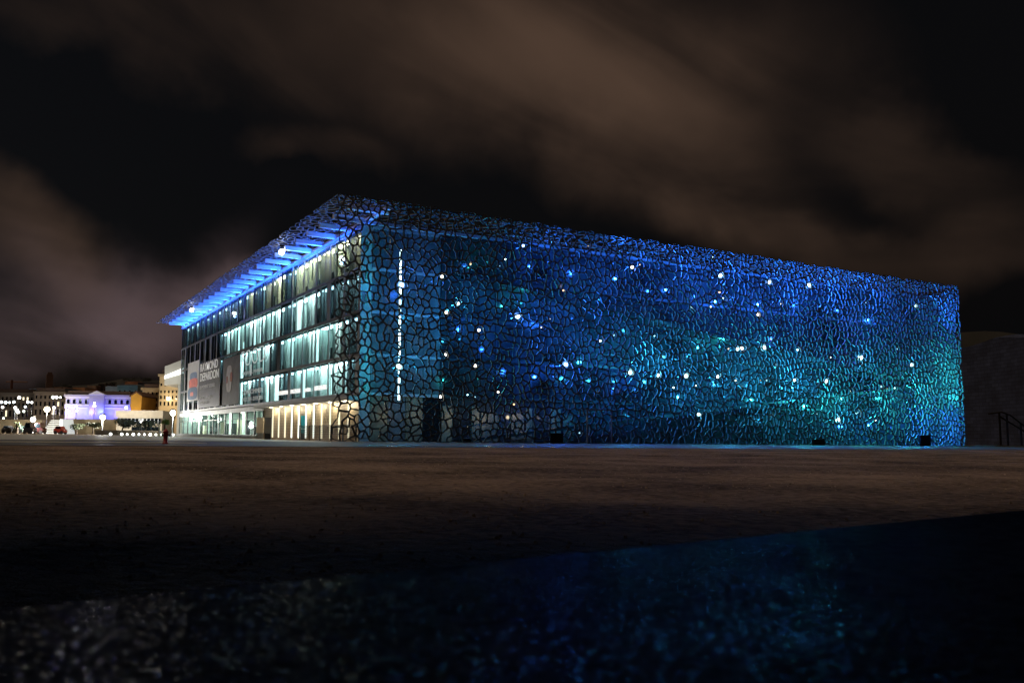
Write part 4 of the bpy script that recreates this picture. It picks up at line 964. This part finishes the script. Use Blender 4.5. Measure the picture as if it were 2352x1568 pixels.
# parked vehicles
def car(X0, X1, D, col, label, van=False):
    a = P(X0, 1003, D); b2 = P(X1, 1003, D); wd = (b2-a).dot(RT); a.z = 0
    M = Matrix.Translation(a) @ Matrix.Rotation(-YAW, 4, 'Z')
    t = empty('parked_car' if not van else 'parked_van', a, label, 'car' if not van else 'van', 'vehicles parked on the quay')
    h1, h2 = (.95, 1.45) if not van else (1.1, 2.0)
    pf = [(0, .35), (wd, .35), (wd, h1*.85), (wd*.80, h1), (wd*.66, h2), (wd*.26, h2), (wd*.10 if not van else wd*.02, h1), (0, h1*.9)]
    q = MB(); n = len(pf)
    for yv, rev in ((0, 0), (1.75, 1)):
        z_ = [M @ Vector((x, yv, z)) for x, z in pf]; q.quad(*(z_[::-1] if rev else z_))
    for k in range(n): (xa, za), (xb, zb) = pf[k], pf[(k+1) % n]; q.quad(M @ Vector((xa, 0, za)), M @ Vector((xa, 1.75, za)), M @ Vector((xb, 1.75, zb)), M @ Vector((xb, 0, zb)))
    q.build('body', mat('car_paint', col, .3, .2), t)
    q = MB(); q.quad(*[M @ Vector((x, -.006, z)) for x, z in ((wd*.16, h1), (wd*.76, h1), (wd*.65, h2-.1), (wd*.27, h2-.1))]); q.build('side_window', M_dglass, t)
    for xx in (wd*.2, wd*.8):
        for yy in (-.02, 1.6):
            q = MB(); q.bar(M @ Vector((xx, yy, .32)), M @ Vector((xx, yy+.18, .32)), .32, 14); q.build('wheel', M_black, t)
    q = MB(); q.box(wd-.01, wd+.03, .2, .5, .65, .8, M); q.box(wd-.01, wd+.03, 1.25, 1.55, .65, .8, M); q.build('headlight', M_white, t)
car(122, 145, 148, (.28, .03, .02), 'red parked car at the foot of the lit stair')
car(52, 74, 146, (.03, .03, .035), 'black van parked before the ochre quay wall', True)
car(75, 97, 150, (.05, .015, .015), 'dark maroon van parked left of the lit stair', True)
car(28, 50, 150, (.05, .07, .06), 'dark green car parked at the far left')
car(2, 25, 152, (.10, .10, .10), 'grey car parked at the very left edge of the quay')
# hill with houses behind the town
ridge('hill', [(-80, 905), (0, 897), (90, 893), (150, 886), (200, 884), (250, 876), (290, 868), (330, 872), (380, 874), (460, 880), (520, 900)], 300, 60, M_hill)
def hill_house(X0, X1, Yt, Yb, D, wallc, roofc, label, em=0):
    M, wd, h = block(X0, X1, Yt, D); zb = max(0, zrow(Yb, X0, D)-6)
    t = empty('hill_house', M.translation, label, 'house', 'houses on the hill')
    q = MB(); q.box(0, wd, 0, 10, zb, h, M); q.build('wall', mat('hill_wall', wallc, .8, noise_s=.4, emit=wallc if em else None, es=em), t)
    q = MB(); y_, r_ = 10.4, h+wd*.10
    q.quad(*[M @ Vector(v) for v in ((-.4, -.4, h), (wd+.4, -.4, h), (wd*.8, 5, r_), (wd*.2, 5, r_))]); q.quad(*[M @ Vector(v) for v in ((wd+.4, y_, h), (-.4, y_, h), (wd*.2, 5, r_), (wd*.8, 5, r_))])
    q.quad(*[M @ Vector(v) for v in ((-.4, y_, h), (-.4, -.4, h), (wd*.2, 5, r_))]); q.quad(*[M @ Vector(v) for v in ((wd+.4, -.4, h), (wd+.4, y_, h), (wd*.8, 5, r_))]); q.quad(*[M @ Vector(v) for v in ((-.4, -.4, h), (-.4, y_, h), (wd+.4, y_, h), (wd+.4, -.4, h))])
    q.build('roof', mat('hill_roof', roofc, .8), t)
    for k in range(4): q = MB(); q.box(wd*(k+.35)/4, wd*(k+.65)/4, -.05, -.004, h-3, h-1.4, M); q.build('window', M_dglass, t)
    return t, M, wd, h
for args in [(62, 96, 892, 902, 240, (.20, .20, .21), (.10, .10, .10), 'long grey house roof on the skyline above the brown block'),
 (118, 134, 888, 897, 245, (.30, .16, .09), (.14, .07, .05), 'small reddish house on the hill above the brown block'),
 (162, 190, 889, 899, 235, (.45, .22, .11), (.10, .06, .05), 'orange-walled house on the hill left above the palace'),
 (238, 266, 886, 904, 230, (.34, .36, .38), (.07, .06, .08), 'pale grey house on the hill above the palace pediment'),
 (265, 312, 884, 905, 222, (.20, .32, .36), (.06, .08, .10), 'blue-grey warehouse with a shallow roof above the palace right wing'),
 (282, 312, 876, 884, 250, (.32, .15, .09), (.16, .06, .04), 'red-roofed house on the hill top above the blue-grey warehouse'),
 (313, 345, 878, 895, 245, (.07, .07, .10), (.05, .05, .07), 'dark house on the hill above the orange gabled house'),
 (196, 216, 885, 893, 252, (.26, .17, .12), (.15, .07, .05), 'brownish house on the hill crest left above the pediment'),
 (221, 238, 881, 892, 256, (.16, .13, .13), (.10, .05, .05), 'small dim house on the hill crest above the pediment'),
 (340, 362, 882, 893, 235, (.30, .20, .14), (.16, .07, .05), 'brown house on the hill behind the beige apartment block'),
 (92, 116, 894, 903, 238, (.15, .14, .13), (.08, .07, .06), 'dim house roof on the skyline between grey roof and reddish house'),
 (140, 160, 894, 904, 232, (.17, .15, .14), (.11, .06, .05), 'dim house on the hill left above the palace corner')]:
    t, M, wd, h = hill_house(*args)
    if args[5][0] > .17: light(t, M @ Vector((wd*.5, -5, h-1)), (1, .75, .5) if args[5][0] > args[5][2] else (.75, .9, 1), 90, .3)
def hill_tree(X, Y, wpx, D, seed, label):
    tree(X, Y, Y+8, D, wpx, (.025, .03, .022), label, n=420, seed=seed, name='hill_tree')
hill_tree(296, 866, 34, 262, 21, 'broad dark tree on the hill crest above the red-roofed house')
hill_tree(248, 876, 22, 260, 22, 'dark tree on the hill crest above the pale grey house')
hill_tree(335, 867, 24, 262, 23, 'dark tree on the hill crest right of the red-roofed house')
hill_tree(148, 882, 18, 262, 24, 'dark tree on the hill crest left above the palace')
q = P(26, 900, 420); b = MB(); zt = P(26, 872, 420).z; b.bar((q.x, q.y, 0), (q.x, q.y, zt), .9, 6, .6); b.bar(Vector((q.x, q.y, zt-1))-RT*3, Vector((q.x, q.y, zt-1))+RT*8, .35, 5)
tag(b.build('crane', mat('crane_steel', (.25, .13, .10), .6)), 'distant dark crane on the skyline at the far left', 'crane')
q = P(113, 890, 420); b = MB(); zt = P(113, 860, 420).z; b.box(q.x-1.6, q.x+1.6, q.y-1.6, q.y+1.6, 0, zt); b.box(q.x-1.1, q.x+1.1, q.y-1.1, q.y+1.1, zt, zt+1.2)
tag(b.build('tower', mat('tower_stone', (.30, .22, .2), .8)), 'distant tower rising faintly above the brown apartments', 'tower')
print('objects', len(bpy.data.objects), 'lattice verts', len(lm.v))
